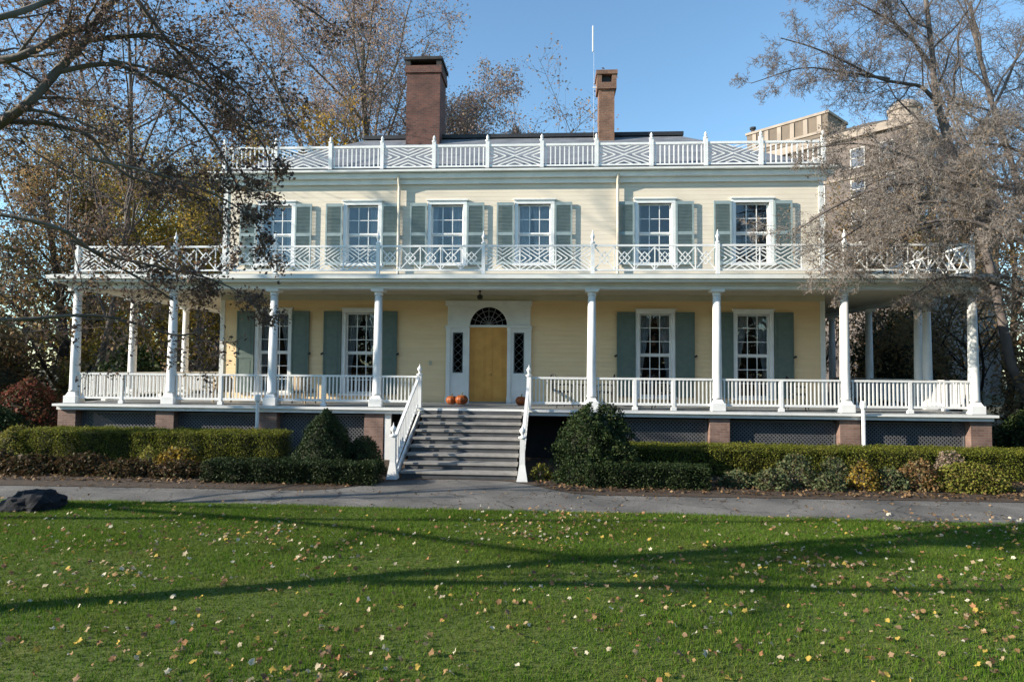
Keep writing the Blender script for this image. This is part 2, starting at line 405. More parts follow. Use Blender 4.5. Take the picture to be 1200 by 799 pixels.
# door surround, door, fanlight, sidelights
dx0, dx1 = -2.87, -1.53; dcx = -2.2; dr = .67; az = 4.36
b = MB(); ys, ye = WY-.06, WY+.18
b.wall(dh[0]+.002, dh[1]-.002, FZ, dh[3]-.002, ys, ye, [(dx0, dx1, FZ, az+dr), (-3.47, -3.10, 2.68, 4.12), (-1.30, -.93, 2.68, 4.12)])
N = 24
for k in range(N):
    a0, a1 = math.pi*k/N, math.pi*(k+1)/N
    p0 = (dcx+dr*math.cos(a0), az+dr*math.sin(a0)); p1 = (dcx+dr*math.cos(a1), az+dr*math.sin(a1))
    b.prism([p0, (p0[0], az+dr-.0005), (p1[0], az+dr-.0005), p1] if 0 < k < N-1 else ([p0, (p0[0], az+dr-.0005), (p1[0], az+dr-.0005), p1]), ys+.001, ye-.001)
sur = b.build('door_surround', TRIM, house)
b = MB()
for x0, x1 in ((-3.70, -3.56), (-3.0, -2.88), (-1.52, -1.40), (-.84, -.68)): b.box(x0, x1, ys-.05, ys-.002, FZ, 4.2); b.box(x0-.02, x1+.02, ys-.07, ys-.003, FZ, FZ+.22); b.box(x0-.02, x1+.02, ys-.07, ys-.003, 4.2, 4.28)
b.build('pilaster', TRIM, sur)
b = MB(); b.box(-3.74, -2.9, ys-.09, ys-.003, 4.283, 4.36); b.box(-1.5, -.66, ys-.09, ys-.003, 4.283, 4.36)
b.box(-3.74, -.66, ys-.06, ys-.003, 5.0+.06, 5.24); b.build('entablature', TRIM, sur)
b = MB()
for k in range(N):
    a0, a1 = math.pi*k/N, math.pi*(k+1)/N
    q = lambda a, r: (dcx+r*math.cos(a), az+r*math.sin(a))
    b.prism([q(a0, dr-.01), q(a0, dr+.07), q(a1, dr+.07), q(a1, dr-.01)], ys-.03, ys-.002)
b.build('arch_moulding', TRIM, sur)
for x0, x1 in ((-3.47, -3.10), (-1.30, -.93)):
    b = MB(); b.box(x0+.002, x0+.04, ys+.05, ys+.1, 2.682, 4.118); b.box(x1-.04, x1-.002, ys+.05, ys+.1, 2.682, 4.118); b.box(x0+.04, x1-.04, ys+.05, ys+.1, 2.682, 2.72); b.box(x0+.04, x1-.04, ys+.05, ys+.1, 4.08, 4.118)
    for k in range(5):
        zc = 2.72+1.36*(k+.5)/5; b.lathe((x0+x1)/2, ys+.075, [(.02, zc-.02), (.02, zc+.02)], 6)
        b.bar((x0+.04, ys+.075, zc-.136), (x1-.04, ys+.075, zc+.136), .015, .015); b.bar((x1-.04, ys+.075, zc-.136), (x0+.04, ys+.075, zc+.136), .012, .012)
    sd = b.build('sidelight', mat('lead_came', (.12, .13, .13)), sur)
    b = MB(); b.box(x0+.01, x1-.01, ys+.102, ys+.106, 2.69, 4.11); b.build('sidelight_pane', PANE_D, sur)
b = MB(); b.box(dx0+.003, dx1-.003, ys+.10, ys+.17, az-.05, az+.03); b.build('transom_bar', TRIM, sur)
b = MB()
for k in range(1, 8):
    a = math.pi*k/8; b.bar((dcx, ys+.12, az+.04), (dcx+dr*math.cos(a), ys+.12, az+dr*math.sin(a)), .02, .02)
for rr in (.3, .5):
    for k in range(12):
        a0, a1 = math.pi*k/12, math.pi*(k+1)/12
        b.bar((dcx+rr*math.cos(a0), ys+.12, az+.03+rr*math.sin(a0)), (dcx+rr*math.cos(a1), ys+.12, az+.03+rr*math.sin(a1)), .016, .016)
fan = b.build('fanlight', mat('fan_lead', (.2, .2, .2)), house)
b = MB(); b.prism([(dcx+(dr-.003)*math.cos(math.pi*k/24), az+.032+(dr-.035)*math.sin(math.pi*k/24)) for k in range(25)], ys+.135, ys+.139); b.build('pane', PANE_D, fan)
# front door: two leaves of panels
b = MB(); b.box(dx0+.004, dx1-.004, ys+.11, ys+.16, FZ+.05, az-.052)
door = b.build('front_door', DOOR, house)
b = MB()
for lx in (dx0+.01, dcx+.004):
    for (a, bz) in ((.12, .62), (.72, 1.55), (1.65, 2.1), (2.2, 2.55)):
        x0, x1 = lx+.1, lx+.56; z0, z1 = FZ+a, FZ+bz
        b.box(x0, x1, ys+.098, ys+.1085, z0, z0+.03); b.box(x0, x1, ys+.098, ys+.1085, z1-.03, z1)
        b.box(x0, x0+.03, ys+.098, ys+.1085, z0+.03, z1-.03); b.box(x1-.03, x1, ys+.098, ys+.1085, z0+.03, z1-.03)
        b.box(x0+.06, x1-.06, ys+.094, ys+.1088, z0+.06, z1-.06)
b.build('door_panel', DOOR, door)
b = MB(); b.lathe(0, 0, [(.015, 0), (.015, .05), (.035, .06), (.035, .08), (.01, .095)], 12)
kn = b.build('door_knob', BRASS, door, True); kn.rotation_euler.x = R(90); kn.location = (dcx+.09, ys+.112, FZ+1.02)
b = MB(); b.box(dx0, dx1, ys-.05, ys+.17, FZ+.002, FZ+.05); b.build('threshold', mat('threshold_stone', (.25, .25, .24)), house)
b = MB(); b.box(-4.32, -4.22, WY-.03, WY-.002, 2.95, 3.1); b.build('doorbell_plate', mat('plate_metal', (.45, .42, .32)), house)

# cornice, roof, balustrade
ex0, ex1 = HX0-.28, HX1+.28
b = MB()
b.box(ex0, ex1, WY-.26, HB+.26, 9.63, 9.80); b.box(ex0-.16, ex1+.16, WY-.44, HB+.40, 9.815, 9.88)
b.box(HX0-.1, HX1+.1, WY-.1, WY-.002, 9.45, 9.629); b.build('cornice', TRIM, house)
bm = bmesh.new()
rx0, rx1, ry0, ry1 = -8.0, 5.4, 7.0, 9.2; ez, rz = 9.885, 12.66
low = [bm.verts.new(p) for p in ((ex0, WY-.26, ez), (ex1, WY-.26, ez), (ex1, HB+.26, ez), (ex0, HB+.26, ez))]
top = [bm.verts.new(p) for p in ((rx0, ry0, rz), (rx1, ry0, rz), (rx1, ry1, rz), (rx0, ry1, rz))]
for i in range(4): bm.faces.new((low[i], low[(i+1)%4], top[(i+1)%4], top[i]))
bm.faces.new(top); bm.faces.new(list(reversed(low)))
me = bpy.data.meshes.new('roof'); bm.to_mesh(me); bm.free(); me.materials.append(SLATE); roof = link('roof', me, house)
b = MB(); b.box(rx0-.1, rx1+.1, ry0-.12, ry1+.1, rz+.003, rz+.16); b.build('roof_rim', TAR, roof)
b = MB(); b.box(HX0-.05, HX1+.05, WY-.2, WY+.1, 9.886, 9.98); b.build('gutter', TAR, roof)

def chippendale(b, x0, x1, z0, z1, y, t=.034, kind='diag'):
    """white slats between two posts"""
    w_, h_ = x1-x0, z1-z0
    def seg(u0, v0, u1, v1, off): b.bar((x0+u0*w_, y+off, z0+v0*h_), (x0+u1*w_, y+off, z0+v1*h_), t, t, (0, 1, 0))
    if kind == 'diag':
        seg(0, 0, 1, 1, .0); seg(0, 1, 1, 0, .004)
        for q in (1/6, 1/3):
            # nested chevrons above, below, left and right of the crossing
            for sx in (-1, 1):
                seg(.5+sx*(.5-q), 1, .5, .5+q, .002*sx); seg(.5+sx*(.5-q), 0, .5, .5-q, -.002*sx)
                seg(0, .5+sx*(.5-q), .5-q, .5, .003*sx); seg(1, .5+sx*(.5-q), .5+q, .5, -.003*sx)
    else:
        n = max(1, round(w_/.62))
        for k in range(n):
            a, c = k/n, (k+1)/n
            seg(a, 0, c, 1, 0); seg(a, 1, c, 0, .004)
            m_ = (a+c)/2; q = (c-a)*.27
            seg(m_, .77, m_+q, .5, .006); seg(m_, .77, m_-q, .5, -.004); seg(m_, .23, m_+q, .5, -.004); seg(m_, .23, m_-q, .5, .006)
            if k: seg(a, 0, a, 1, -.008)

bx = [-12.03, -10.09, -8.05, -6.14, -4.24, -2.30, -.35, 1.59, 3.52, 5.41, 7.31, 9.43]
by = WY-.02
for x in bx:
    b = MB(); b.box(x-.065, x+.065, by-.065, by+.065, 9.99, 11.0); b.lathe(x, by, [(.085, 11.0), (.085, 11.04), (.03, 11.06), (.055, 11.12), (.05, 11.17), (.012, 11.24)], 10)
    b.build('roof_balustrade_post', WHITE, house)
for i, (a, c) in enumerate(zip(bx, bx[1:])):
    a += .067; c -= .067
    b = MB(); b.box(a, c, by-.04, by+.04, 10.80, 10.88); b.box(a, c, by-.03, by+.03, 10.06, 10.12)
    if i % 2: chippendale(b, a, c, 10.12, 10.80, by)
    else:
        n = 11
        for k in range(n):
            x = a+(c-a)*(k+.5)/n; b.box(x-.02, x+.02, by-.02, by+.02, 10.121, 10.799)
    b.build('roof_balustrade_panel', WHITE, house)

# chimneys
b = MB(); b.box(-6.10, -4.68, 6.2, 7.6, 10.8, 15.2); b.box(-6.16, -4.62, 6.14, 7.66, 15.201, 15.5); ch = b.build('chimney', BRICK, house)
ch['label'] = 'wide dark brick chimney'
b = MB(); b.box(-6.2, -4.58, 6.1, 7.7, 15.74, 15.86)
for x in (-6.14, -4.84): b.box(x, x+.2, 6.16, 7.64, 15.502, 15.738)
b.build('chimney_cap', mat('sooty_slab', (.05, .045, .045), (.03, .028, .028), .9), ch)
b = MB(); b.box(1.94, 2.58, 6.4, 7.1, 11.0, 14.45); b.box(1.86, 2.66, 6.32, 7.18, 14.451, 14.72); b.box(1.86, 2.05, 6.32, 7.18, 14.721, 15.05); b.box(2.47, 2.66, 6.32, 7.18, 14.721, 15.05)
b.box(1.82, 2.70, 6.28, 7.22, 15.051, 15.22); ch = b.build('chimney', BRICK_O, house); ch['label'] = 'narrow orange brick chimney'
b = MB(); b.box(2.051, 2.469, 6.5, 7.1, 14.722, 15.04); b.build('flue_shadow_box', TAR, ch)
b = MB(); b.tube([(1.74, 6.6, 12.4), (1.74, 6.6, 16.2)], .004, 6); b.lathe(1.70, 6.6, [(.03, 16.15), (.03, 17.2), (.01, 17.28)], 8); b.box(1.70, 1.86, 6.58, 6.62, 14.6, 14.64)
b.build('antenna', WHITE, house)

# downspouts on the upper wall
for x in (-5.47, 2.33):
    b = MB(); b.tube([(x, WY-.28, 9.7), (x, WY-.13, 9.35), (x, WY-.13, 5.76)], .05, 10); b.build('downspout', SIDING, house)

# porch: floor, fascia, beam, ceiling, roof (front run and two side runs)
PX0, PX1, PYB = -15.75, 12.95, 12.0
def ring(b, x0, x1, y0, xi0, xi1, yi, yb, z0, z1):
    b.box(x0, x1, y0, yi, z0, z1); b.box(x0, xi0, yi, yb, z0, z1); b.box(xi1, x1, yi, yb, z0, z1)
b = MB(); ring(b, PX0, PX1, -.3, HX0-.003, HX1+.003, WY-.003, PYB, 1.56, FZ); b.build('porch_floor', DECK, house)
b = MB(); b.box(PX0+.06, PX1-.06, -.24, -.18, 1.43, 1.557); b.box(PX0+.06, PX0+.12, -.18, PYB, 1.43, 1.557); b.box(PX1-.12, PX1-.06, -.18, PYB, 1.43, 1.557)
b.box(PX0-.02, PX1+.02, -.335, -.302, 1.545, 1.617)
b.build('porch_fascia', WHITE, house)
b = MB(); ring(b, PX0+.1, PX1-.1, -.05, HX0-.003, HX1+.003, WY-.003, PYB, 5.44, 5.48); b.build('porch_ceiling', CEIL, house)
b = MB(); b.box(HX0-.003, HX1+.003, WY-.04, WY-.004, 5.25, 5.438); b.build('wall_frieze', CEIL, house)
b = MB(); b.box(-15.62, 12.78, -.02, .32, 5.32, 5.50); b.box(-15.62, -15.28, .32, PYB, 5.32, 5.50); b.box(12.44, 12.78, .32, PYB, 5.32, 5.50)
b.box(-15.68, 12.84, -.08, -.021, 5.42, 5.502); b.build('porch_beam', TRIM, house)
b = MB(); b.box(-16.0, 13.16, -.36, .3, 5.503, 5.585); b.box(-16.0, -15.3, .3, PYB, 5.503, 5.585); b.box(12.46, 13.16, .3, PYB, 5.503, 5.585)
b.box(-16.04, 13.2, -.46, -.361, 5.585, 5.70); b.box(-16.04, -15.99, -.361, PYB, 5.585, 5.70); b.box(13.15, 13.2, -.361, PYB, 5.585, 5.70); b.build('porch_cornice', TRIM, house)
b = MB(); ring(b, -15.98, 13.14, -.355, HX0-.003, HX1+.003, WY-.003, PYB, 5.587, 5.74); b.build('porch_roof', PORCHROOF, house)
b = MB(); b.box(HX0, HX1, WY-.06, WY-.003, 5.742, 5.95); b.build('skirting', TRIM, house)

# columns with bases and capitals; brick piers and lattice below
colx = [-15.42, -12.17, -8.84, -5.45, 1.27, 5.08, 8.87, 12.59]
def column(x, y):
    b = MB(); b.lathe(x, y, [(.145, 1.99), (.165, 2.02), (.148, 2.06), (.142, 2.9), (.118, 5.12)], 20)
    c = b.build('porch_column', WHITE, house, True)
    b = MB(); b.box(x-.21, x+.21, y-.21, y+.21, FZ+.002, 1.86)
    b.lathe(x, y, [(.25, 1.861), (.20, 1.93), (.17, 1.99)], 4, True); b.build('base', WHITE, c, bevel=.012)
    b = MB(); b.lathe(x, y, [(.12, 5.121), (.15, 5.14), (.125, 5.16), (.125, 5.2), (.16, 5.24)], 20); b.box(x-.2, x+.2, y-.2, y+.2, 5.241, 5.318); b.build('capital', WHITE, c)
def pier(x, y):
    b = MB(); b.box(x-.3, x+.3, y-.28, y+.3, -.1, 1.428); b.build('brick_pier', PIERB, house, bevel=.01)
for x in colx: column(x, .15); pier(x, .14)
for y in (2.95, 6.3, 9.6):
    for x in (-15.42, 12.59): column(x, y); pier(x, y)
column(12.59, 2.45)
def lattice(x0, x1, y, z0, z1):
    b = MB(); w_, h_ = x1-x0, z1-z0; st = .115; n = int((w_+h_)/st)+1
    for k in range(1, n):
        s = k*st
        a = (x0+max(0, s-h_), z0+min(s, h_)); c = (x0+min(s, w_), z0+max(0, s-w_))
        b.bar((a[0], y, a[1]), (c[0], y, c[1]), .034, .008, (0, 1, 0))
        a2 = (x1-(a[0]-x0), a[1]); c2 = (x1-(c[0]-x0), c[1])
        b.bar((a2[0], y+.010, a2[1]), (c2[0], y+.010, c2[1]), .034, .008, (0, 1, 0))
    b.box(x0, x1, y-.014, y+.022, z1-.002, z1+.06); b.box(x0-.04, x0, y-.014, y+.022, z0, z1+.06); b.box(x1, x1+.04, y-.014, y+.022, z0, z1+.06)
    b.build('lattice_panel', LATT, house)
for a, c in zip(colx, colx[1:]):
    if a == -5.45: continue
    lattice(a+.36, c-.36, .12, .02, 1.3)
b = MB(); b.box(-15.3, -12.02, .9, .93, 0, 1.4); b.box(-12.0, 9.3, .9, .93, 0, 1.4); b.box(9.32, 12.4, .9, .93, 0, 1.4); b.build('under_porch_shade_board', DARKV, house)  # near-black sheets stand in for the shade under the porch
b = MB(); b.box(-5.12, -4.92, -.12, -.02, .0, 1.428); b.build('stair_post', WHITE, house)

# porch railings
def railing(p, q, name='porch_railing'):
    p, q = Vector(p), Vector(q); d = q-p; L = d.length; u = d/L
    b = MB(); z = lambda v, h: (v.x, v.y, h)
    b.bar(z(p, 2.57), z(q, 2.57), .085, .06); b.bar(z(p, 1.80), z(q, 1.80), .06, .07)
    n = round(L/.118)
    for k in range(n):
        v = p+u*(L*(k+.5)/n); b.box(v.x-.0185, v.x+.0185, v.y-.0185, v.y+.0185, 1.835, 2.54)
    m_ = max(1, round(L/1.4))
    for k in range(1, m_):
        v = p+u*(L*k/m_); b.box(v.x-.045, v.x+.045, v.y-.045, v.y+.045, FZ+.002, 2.54); b.box(v.x-.08, v.x+.08, v.y-.06, v.y+.06, FZ+.002, FZ+.1)
    b.build(name, WHITE, house)
for a, c in zip(colx, colx[1:]):
    if a == -5.45:
        railing((a+.15, .12, 0), (-4.14, .12, 0)); railing((-.62, .12, 0), (c-.15, .12, 0)); continue
    railing((a+.15, .12, 0), (c-.15, .12, 0))
for x in (-15.42, 12.59):
    for y0, y1 in ((.3, 2.8), (3.1, 6.15), (6.45, 9.45)): railing((x, y0, 0), (x, y1, 0))

# balcony railing on the porch roof
px = [-15.46, -12.14, -8.83, -5.48, -2.12, 1.29, 5.11, 8.89, 12.60]
BY = .12
for x in px:
    b = MB(); b.box(x-.055, x+.055, BY-.055, BY+.055, 5.742, 6.76); b.lathe(x, BY, [(.075, 6.76), (.075, 6.80), (.03, 6.83), (.03, 6.88), (.062, 6.96), (.06, 7.0), (.02, 7.06), (.025, 7.09), (.006, 7.18)], 12)
    b.build('balcony_post', WHITE, house)
def balcony(p, q, kind):
    a, c = p+.056, q-.056
    b = MB(); b.box(a, c, BY-.03, BY+.03, 6.66, 6.72); b.box(a, c, BY-.025, BY+.025, 5.90, 5.95)
    e = .55
    if kind:
        chippendale(b, a, c, 5.95, 6.66, BY, .03, 'x')
    else:
        cuts = [a, a+(c-a)*.33, a+(c-a)*.67, c]
        for i, (u, v) in enumerate(zip(cuts, cuts[1:])):
            if i: b.box(u-.018, u+.018, BY-.02, BY+.02, 5.951, 6.659)
            chippendale(b, u+.02, v-.02, 5.95, 6.66, BY, .03, 'diag')
    b.build('balcony_panel', WHITE, house)
for i, (p, q) in enumerate(zip(px, px[1:])): balcony(p, q, i % 2)
for x in (-15.46, 12.60):
    b = MB()
    for y0, y1 in ((.18, 4.0), (4.0, 8.0), (8.0, 11.8)):
        b.box(x-.03, x+.03, y0, y1-.002, 6.66, 6.72); b.box(x-.025, x+.025, y0, y1-.002, 5.90, 5.95); b.box(x-.05, x+.05, y1-.1, y1-.004, 5.742, 6.9)
        n = 6
        for k in range(n):
            u, v = y0+(y1-.1-y0)*k/n, y0+(y1-.1-y0)*(k+1)/n
            b.bar((x, u, 5.95), (x, v, 6.66), .03, .03); b.bar((x+.004, v, 5.95), (x+.004, u, 6.66), .03, .03)
    b.build('balcony_side_panel', WHITE, house)

# free standing drain pipes at the piers
for x in (-9.03, 9.12):
    b = MB(); b.tube([(x, -.42, .0), (x, -.42, 1.75)], .055, 10); b.lathe(x, -.42, [(.06, 1.75), (.09, 1.80), (.09, 1.95), (.03, 1.99)], 10); b.box(x-.02, x+.02, -.42, -.338, 1.5, 1.53)
    b.build('drain_pipe', WHITE, house)
b = MB(); b.lathe(-2.35, 1.3, [(.05, 5.437), (.05, 5.40), (.02, 5.39), (.02, 5.30), (.09, 5.27), (.10, 5.16), (.03, 5.13)], 12); b.build('ceiling_lamp', IRON, house)

# stairs
SX0, SX1 = -3.86, -.84; NS = 9; RUN = .36; rise = FZ/NS
b = MB()
for k in range(1, NS):
    y1 = -.34-(NS-1-k)*RUN; zt = k*rise
    b.box(SX0, SX1, y1-RUN-.04, y1, zt-.06, zt)
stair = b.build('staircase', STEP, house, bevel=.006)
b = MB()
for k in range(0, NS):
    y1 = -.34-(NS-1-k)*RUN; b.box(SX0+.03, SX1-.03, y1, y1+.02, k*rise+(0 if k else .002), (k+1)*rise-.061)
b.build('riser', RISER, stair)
yb_ = -.34-(NS-1)*RUN
def stair_rail(xt, xb):
    b = MB()
    n = 15
    z_at = lambda t: FZ*(1-t)+.02*t
    pt = lambda t: Vector((xt*(1-t)+xb*t, -.15*(1-t)+(yb_-.05)*t, 0))
    b.bar((xt, -.15, FZ+.93), (xb, yb_-.05, .98), .08, .06); b.bar((xt, -.25, FZ+.10), (xb, yb_+.05, .24), .05, .06)
    for k in range(1, n):
        t = k/n; v = pt(t); b.box(v.x-.018, v.x+.018, v.y-.018, v.y+.018, z_at(t)+.15, z_at(t)+.90)
    r_ = b.build('stair_railing', WHITE, house)
    for (x, y, z0, h) in ((xt, .02, FZ+.002, 1.0), (xb, yb_-.12, 0, 1.08)):
        b = MB()
        if z0 < 1: b.lathe(x, y, [(.20, z0), (.17, z0+.12), (.10, z0+.42), (.088, z0+h)], 4, True)
        else: b.box(x-.07, x+.07, y-.07, y+.07, z0, z0+h)
        b.lathe(x, y, [(.10, z0+h+.001), (.10, z0+h+.04), (.035, z0+h+.06), (.035, z0+h+.1), (.075, z0+h+.17), (.07, z0+h+.22), (.02, z0+h+.28), (.005, z0+h+.36)], 12)
        b.build('newel_post', WHITE, r_)
    # closed stringer under the treads
    b = MB(); sgn = 1 if xb < -2 else -1
    bm_ = b.bm; xa = xt+sgn*.05; xc = xb+sgn*.05
    v = [bm_.verts.new(p) for p in ((xa, -.3, FZ-.08), (xc, yb_, .22), (xc, yb_, 0), (xa, -.3, FZ-.4), (xa+.05*sgn, -.3, FZ-.08), (xc+.05*sgn, yb_, .22), (xc+.05*sgn, yb_, 0), (xa+.05*sgn, -.3, FZ-.4))]
    for f in ((0,1,2,3), (7,6,5,4), (0,4,5,1), (1,5,6,2), (2,6,7,3), (3,7,4,0)): bm_.faces.new([v[i] for i in f])
    b.build('stringer', WHITE, r_)
stair_rail(-4.07, -4.03); stair_rail(-.66, -.70)

# ------------------------------------------------------------ porch things
def pumpkin(x, y, r, h, label):
    root = empty('pumpkin', (x, y, FZ+.002), label, 'pumpkin', 'pumpkins beside the front door')
    vs_, fs = [], []; NU, NV = 40, 14
    for j in range(NV+1):
        ph = math.pi*j/NV
        for i in range(NU):
            th = 2*math.pi*i/NU; rr = r*math.sin(ph)**.8*(1-.07*abs(math.cos(th*5))**4) if 0 < j < NV else 0
            z = h/2-h/2*math.cos(ph); z -= .04*math.exp(-(rr/(r*.3))**2)*(1 if j > NV/2 else -1)*(h/.3)
            vs_.append((rr*math.cos(th), rr*math.sin(th), max(0, z)))
    for j in range(NV):
        for i in range(NU): fs.append((j*NU+i, j*NU+(i+1)%NU, (j+1)*NU+(i+1)%NU, (j+1)*NU+i))
    link('body', np_mesh('body', vs_, fs, PUMP, True), root)
    b = MB(); b.tube([(0, 0, h-.06), (.005, 0, h+.02), (.03, .01, h+.07)], [.03, .02, .022], 7); b.build('stem', STEMM, root)
pumpkin(-3.33, 1.75, .19, .30, 'smaller orange pumpkin, left one of the pair left of the front door')
pumpkin(-2.98, 1.7, .22, .33, 'larger orange pumpkin, right one of the pair left of the front door')
pumpkin(-.97, 1.7, .20, .31, 'single orange pumpkin right of the front door by the railing')

def iron_chair(x, y, rz, label):
    root = empty('patio_chair', (x, y, FZ+.002), label, 'chair', 'dark metal patio chairs on the porch', rz)
    root.scale = (1.1, 1.1, 1.1)
    b = MB(); b.lathe(0, 0, [(.24, .43), (.26, .44), (.26, .475), (.22, .485)], 20); b.build('seat', IRON, root)
    b = MB(); pts = []
    for k in range(13):
        t = k/12; a = math.pi*t; pts.append((-.24*math.cos(a), .22+.06*math.sin(a), .46+.50*math.sin(a)**.6))
    b.tube(pts, .024, 6)
    for u in (-.14, -.07, 0, .07, .14): b.tube([(u*.7, .23, .46), (u, .27, .70), (u*.7, .28, .9-abs(u)*.5)], .014, 5)
    for zz in (.62, .74): b.tube([(-.22, .24, zz), (0, .285, zz+.06), (.22, .24, zz)], .009, 5)
    b.build('backrest', IRON, root)
    for s in (-1, 1):
        b = MB(); b.tube([(s*.24, .22, .66), (s*.29, 0, .68), (s*.28, -.2, .65), (s*.25, -.21, .45)], .022, 6); b.build('armrest', IRON, root)
        b = MB(); b.tube([(s*.2, -.18, .44), (s*.23, -.22, .2), (s*.25, -.26, 0)], .015, 6); b.build('leg', IRON, root)
        b = MB(); b.tube([(s*.2, .2, .44), (s*.22, .25, .2), (s*.25, .3, 0)], .015, 6); b.build('leg', IRON, root)
iron_chair(.35, .95, R(120), 'dark iron porch chair nearest the right stair railing, turned sideways')
iron_chair(1.75, 1.0, R(-100), 'dark iron porch chair behind the first column right of the stairs')
iron_chair(3.6, .9, R(70), 'dark iron porch chair in front of the window nearest right of the door')
iron_chair(7.75, .9, R(60), 'dark iron porch chair by the far right porch window shutter')
def small_table(x, y, label):
    root = empty('patio_table', (x, y, FZ+.002), label, 'table', 'small round porch tables')
    b = MB(); b.lathe(0, 0, [(.33, .70), (.34, .705), (.34, .725), (.33, .73)], 24); b.build('tabletop', IRON, root)
    b = MB(); b.lathe(0, 0, [(.05, 0.02), (.02, .1), (.02, .66), (.08, .699)], 10); b.build('pedestal', IRON, root)
    for k in range(3):
        a = k*2.094; b = MB(); b.tube([(0, 0, .12), (.15*math.cos(a), .15*math.sin(a), .1), (.26*math.cos(a), .26*math.sin(a), 0.012)], .014, 6); b.build('foot', IRON, root)
small_table(1.05, 1.55, 'small round dark table between the two iron chairs right of the stairs')
def wicker_chair(x, y, rz, label):
    root = empty('wicker_chair', (x, y, FZ+.002), label, 'chair', 'pale wicker chairs on the left porch', rz)
    b = MB(); b.box(-.3, .3, -.3, .26, .34, .42); b.build('seat', WICK, root, bevel=.02)
    vs_, fs = [], []
    for j in range(9):
        for i in range(17):
            a = math.pi*i/16; zz = .42+(.54*math.sin(a)**.5*.99)*j/8
            vs_.append((-.32*math.cos(a), .05+.28*math.sin(a)+.05*j/8, max(zz, .42+.22*j/8)))
    for j in range(8):
        for i in range(16): fs.append((j*17+i, j*17+i+1, (j+1)*17+i+1, (j+1)*17+i))
    o = link('backrest', np_mesh('backrest', vs_, fs, WICK, True), root); s = o.modifiers.new('solid', 'SOLIDIFY'); s.thickness = .035
    b = MB(); b.box(-.26, .26, -.28, .18, .421, .50); b.build('cushion', CUSH, root, bevel=.03)
    for sx in (-1, 1):
        for yy in (-.26, .22): b = MB(); b.tube([(sx*.26, yy, .34), (sx*.28, yy*1.05, 0)], .025, 8); b.build('leg', WICK, root)
wicker_chair(-11.25, 1.6, R(-150), 'tan wicker chair against the sunlit left end of the porch wall')
wicker_chair(-8.35, 1.5, R(160), 'tan wicker chair between the two left porch windows')

# ------------------------------------------------------------ vegetation helpers
def tubes_mesh(name, lines, m, nside):
    """lines: list of (pts list, radii list)"""
    V, Fc, off = [], [], 0
    buckets = {}
    for p, r in lines: buckets.setdefault(len(p), []).append((p, r))
    ang = np.arange(nside)*2*np.pi/nside
    for S, L in buckets.items():
        P = np.array([[tuple(q) for q in p] for p, r in L], np.float32); Rr = np.array([r for p, r in L], np.float32)
        D = np.empty_like(P); D[:, 1:-1] = P[:, 2:]-P[:, :-2]; D[:, 0] = P[:, 1]-P[:, 0]; D[:, -1] = P[:, -1]-P[:, -2]
        D /= np.linalg.norm(D, axis=2, keepdims=True)+1e-9
        ref = np.where(np.abs(D[:, :1, 2:3]) > .8, np.array([1, .1, 0], np.float32), np.array([.1, 0, 1], np.float32))
        A = np.cross(D, np.broadcast_to(ref, D.shape)); A /= np.linalg.norm(A, axis=2, keepdims=True)+1e-9; B = np.cross(A, D)
        ringv = P[:, :, None, :]+Rr[:, :, None, None]*(A[:, :, None, :]*np.cos(ang)[None, None, :, None]+B[:, :, None, :]*np.sin(ang)[None, None, :, None])
        n = len(L); V.append(ringv.reshape(-1, 3))
        idx = off+np.arange(n*S*nside).reshape(n, S, nside)
        a = idx[:, :-1]; bq = idx[:, 1:]
        Fc.append(np.stack([a, np.roll(a, -1, 2), np.roll(bq, -1, 2), bq], -1).reshape(-1, 4)); off += n*S*nside
    return np_mesh(name, np.concatenate(V), np.concatenate(Fc), m, True)
def leaves_arrays(pos, size, rng, flat=0.0, aspect=.6):
    pos = np.asarray(pos, np.float32); n = len(pos)
    nrm = rng.normal(size=(n, 3)); nrm[:, 2] = np.abs(nrm[:, 2])*(1-flat)+flat*4; nrm /= np.linalg.norm(nrm, axis=1, keepdims=True)
    t = rng.normal(size=(n, 3)); t -= nrm*np.sum(t*nrm, 1, keepdims=True); t /= np.linalg.norm(t, axis=1, keepdims=True); bt = np.cross(nrm, t)
    s = (size*rng.uniform(.6, 1.35, n))[:, None]
    v = np.stack([pos-t*s*.5, pos+bt*s*aspect*.5+nrm*s*.12-t*s*.05, pos+t*s*.5, pos-bt*s*aspect*.5+nrm*s*.12-t*s*.05], 1).reshape(-1, 3)
    i = np.arange(n)*4
    return v, np.stack([i, i+1, i+2, i+3], 1)
def grow(rnd, p, d, L, r, lev, P, out):
    ns = P['seg'][lev]; pts = [p.copy()]; rads = [r]; dirs = [d.copy()]
    tr = P['trop'][lev]; wb = P['wob'][lev]; end = P.get('taper', .35)
    for i in range(ns):
        d = (d+Vector((rnd.gauss(0, wb), rnd.gauss(0, wb), rnd.gauss(0, wb)+tr))).normalized()
        p = p+d*(L/ns); pts.append(p.copy()); rads.append(r*(1-(1-end)*(i+1)/ns)); dirs.append(d.copy())
    out.append((lev, pts, rads))
    spawn(rnd, pts, rads, dirs, L, lev, P, out)
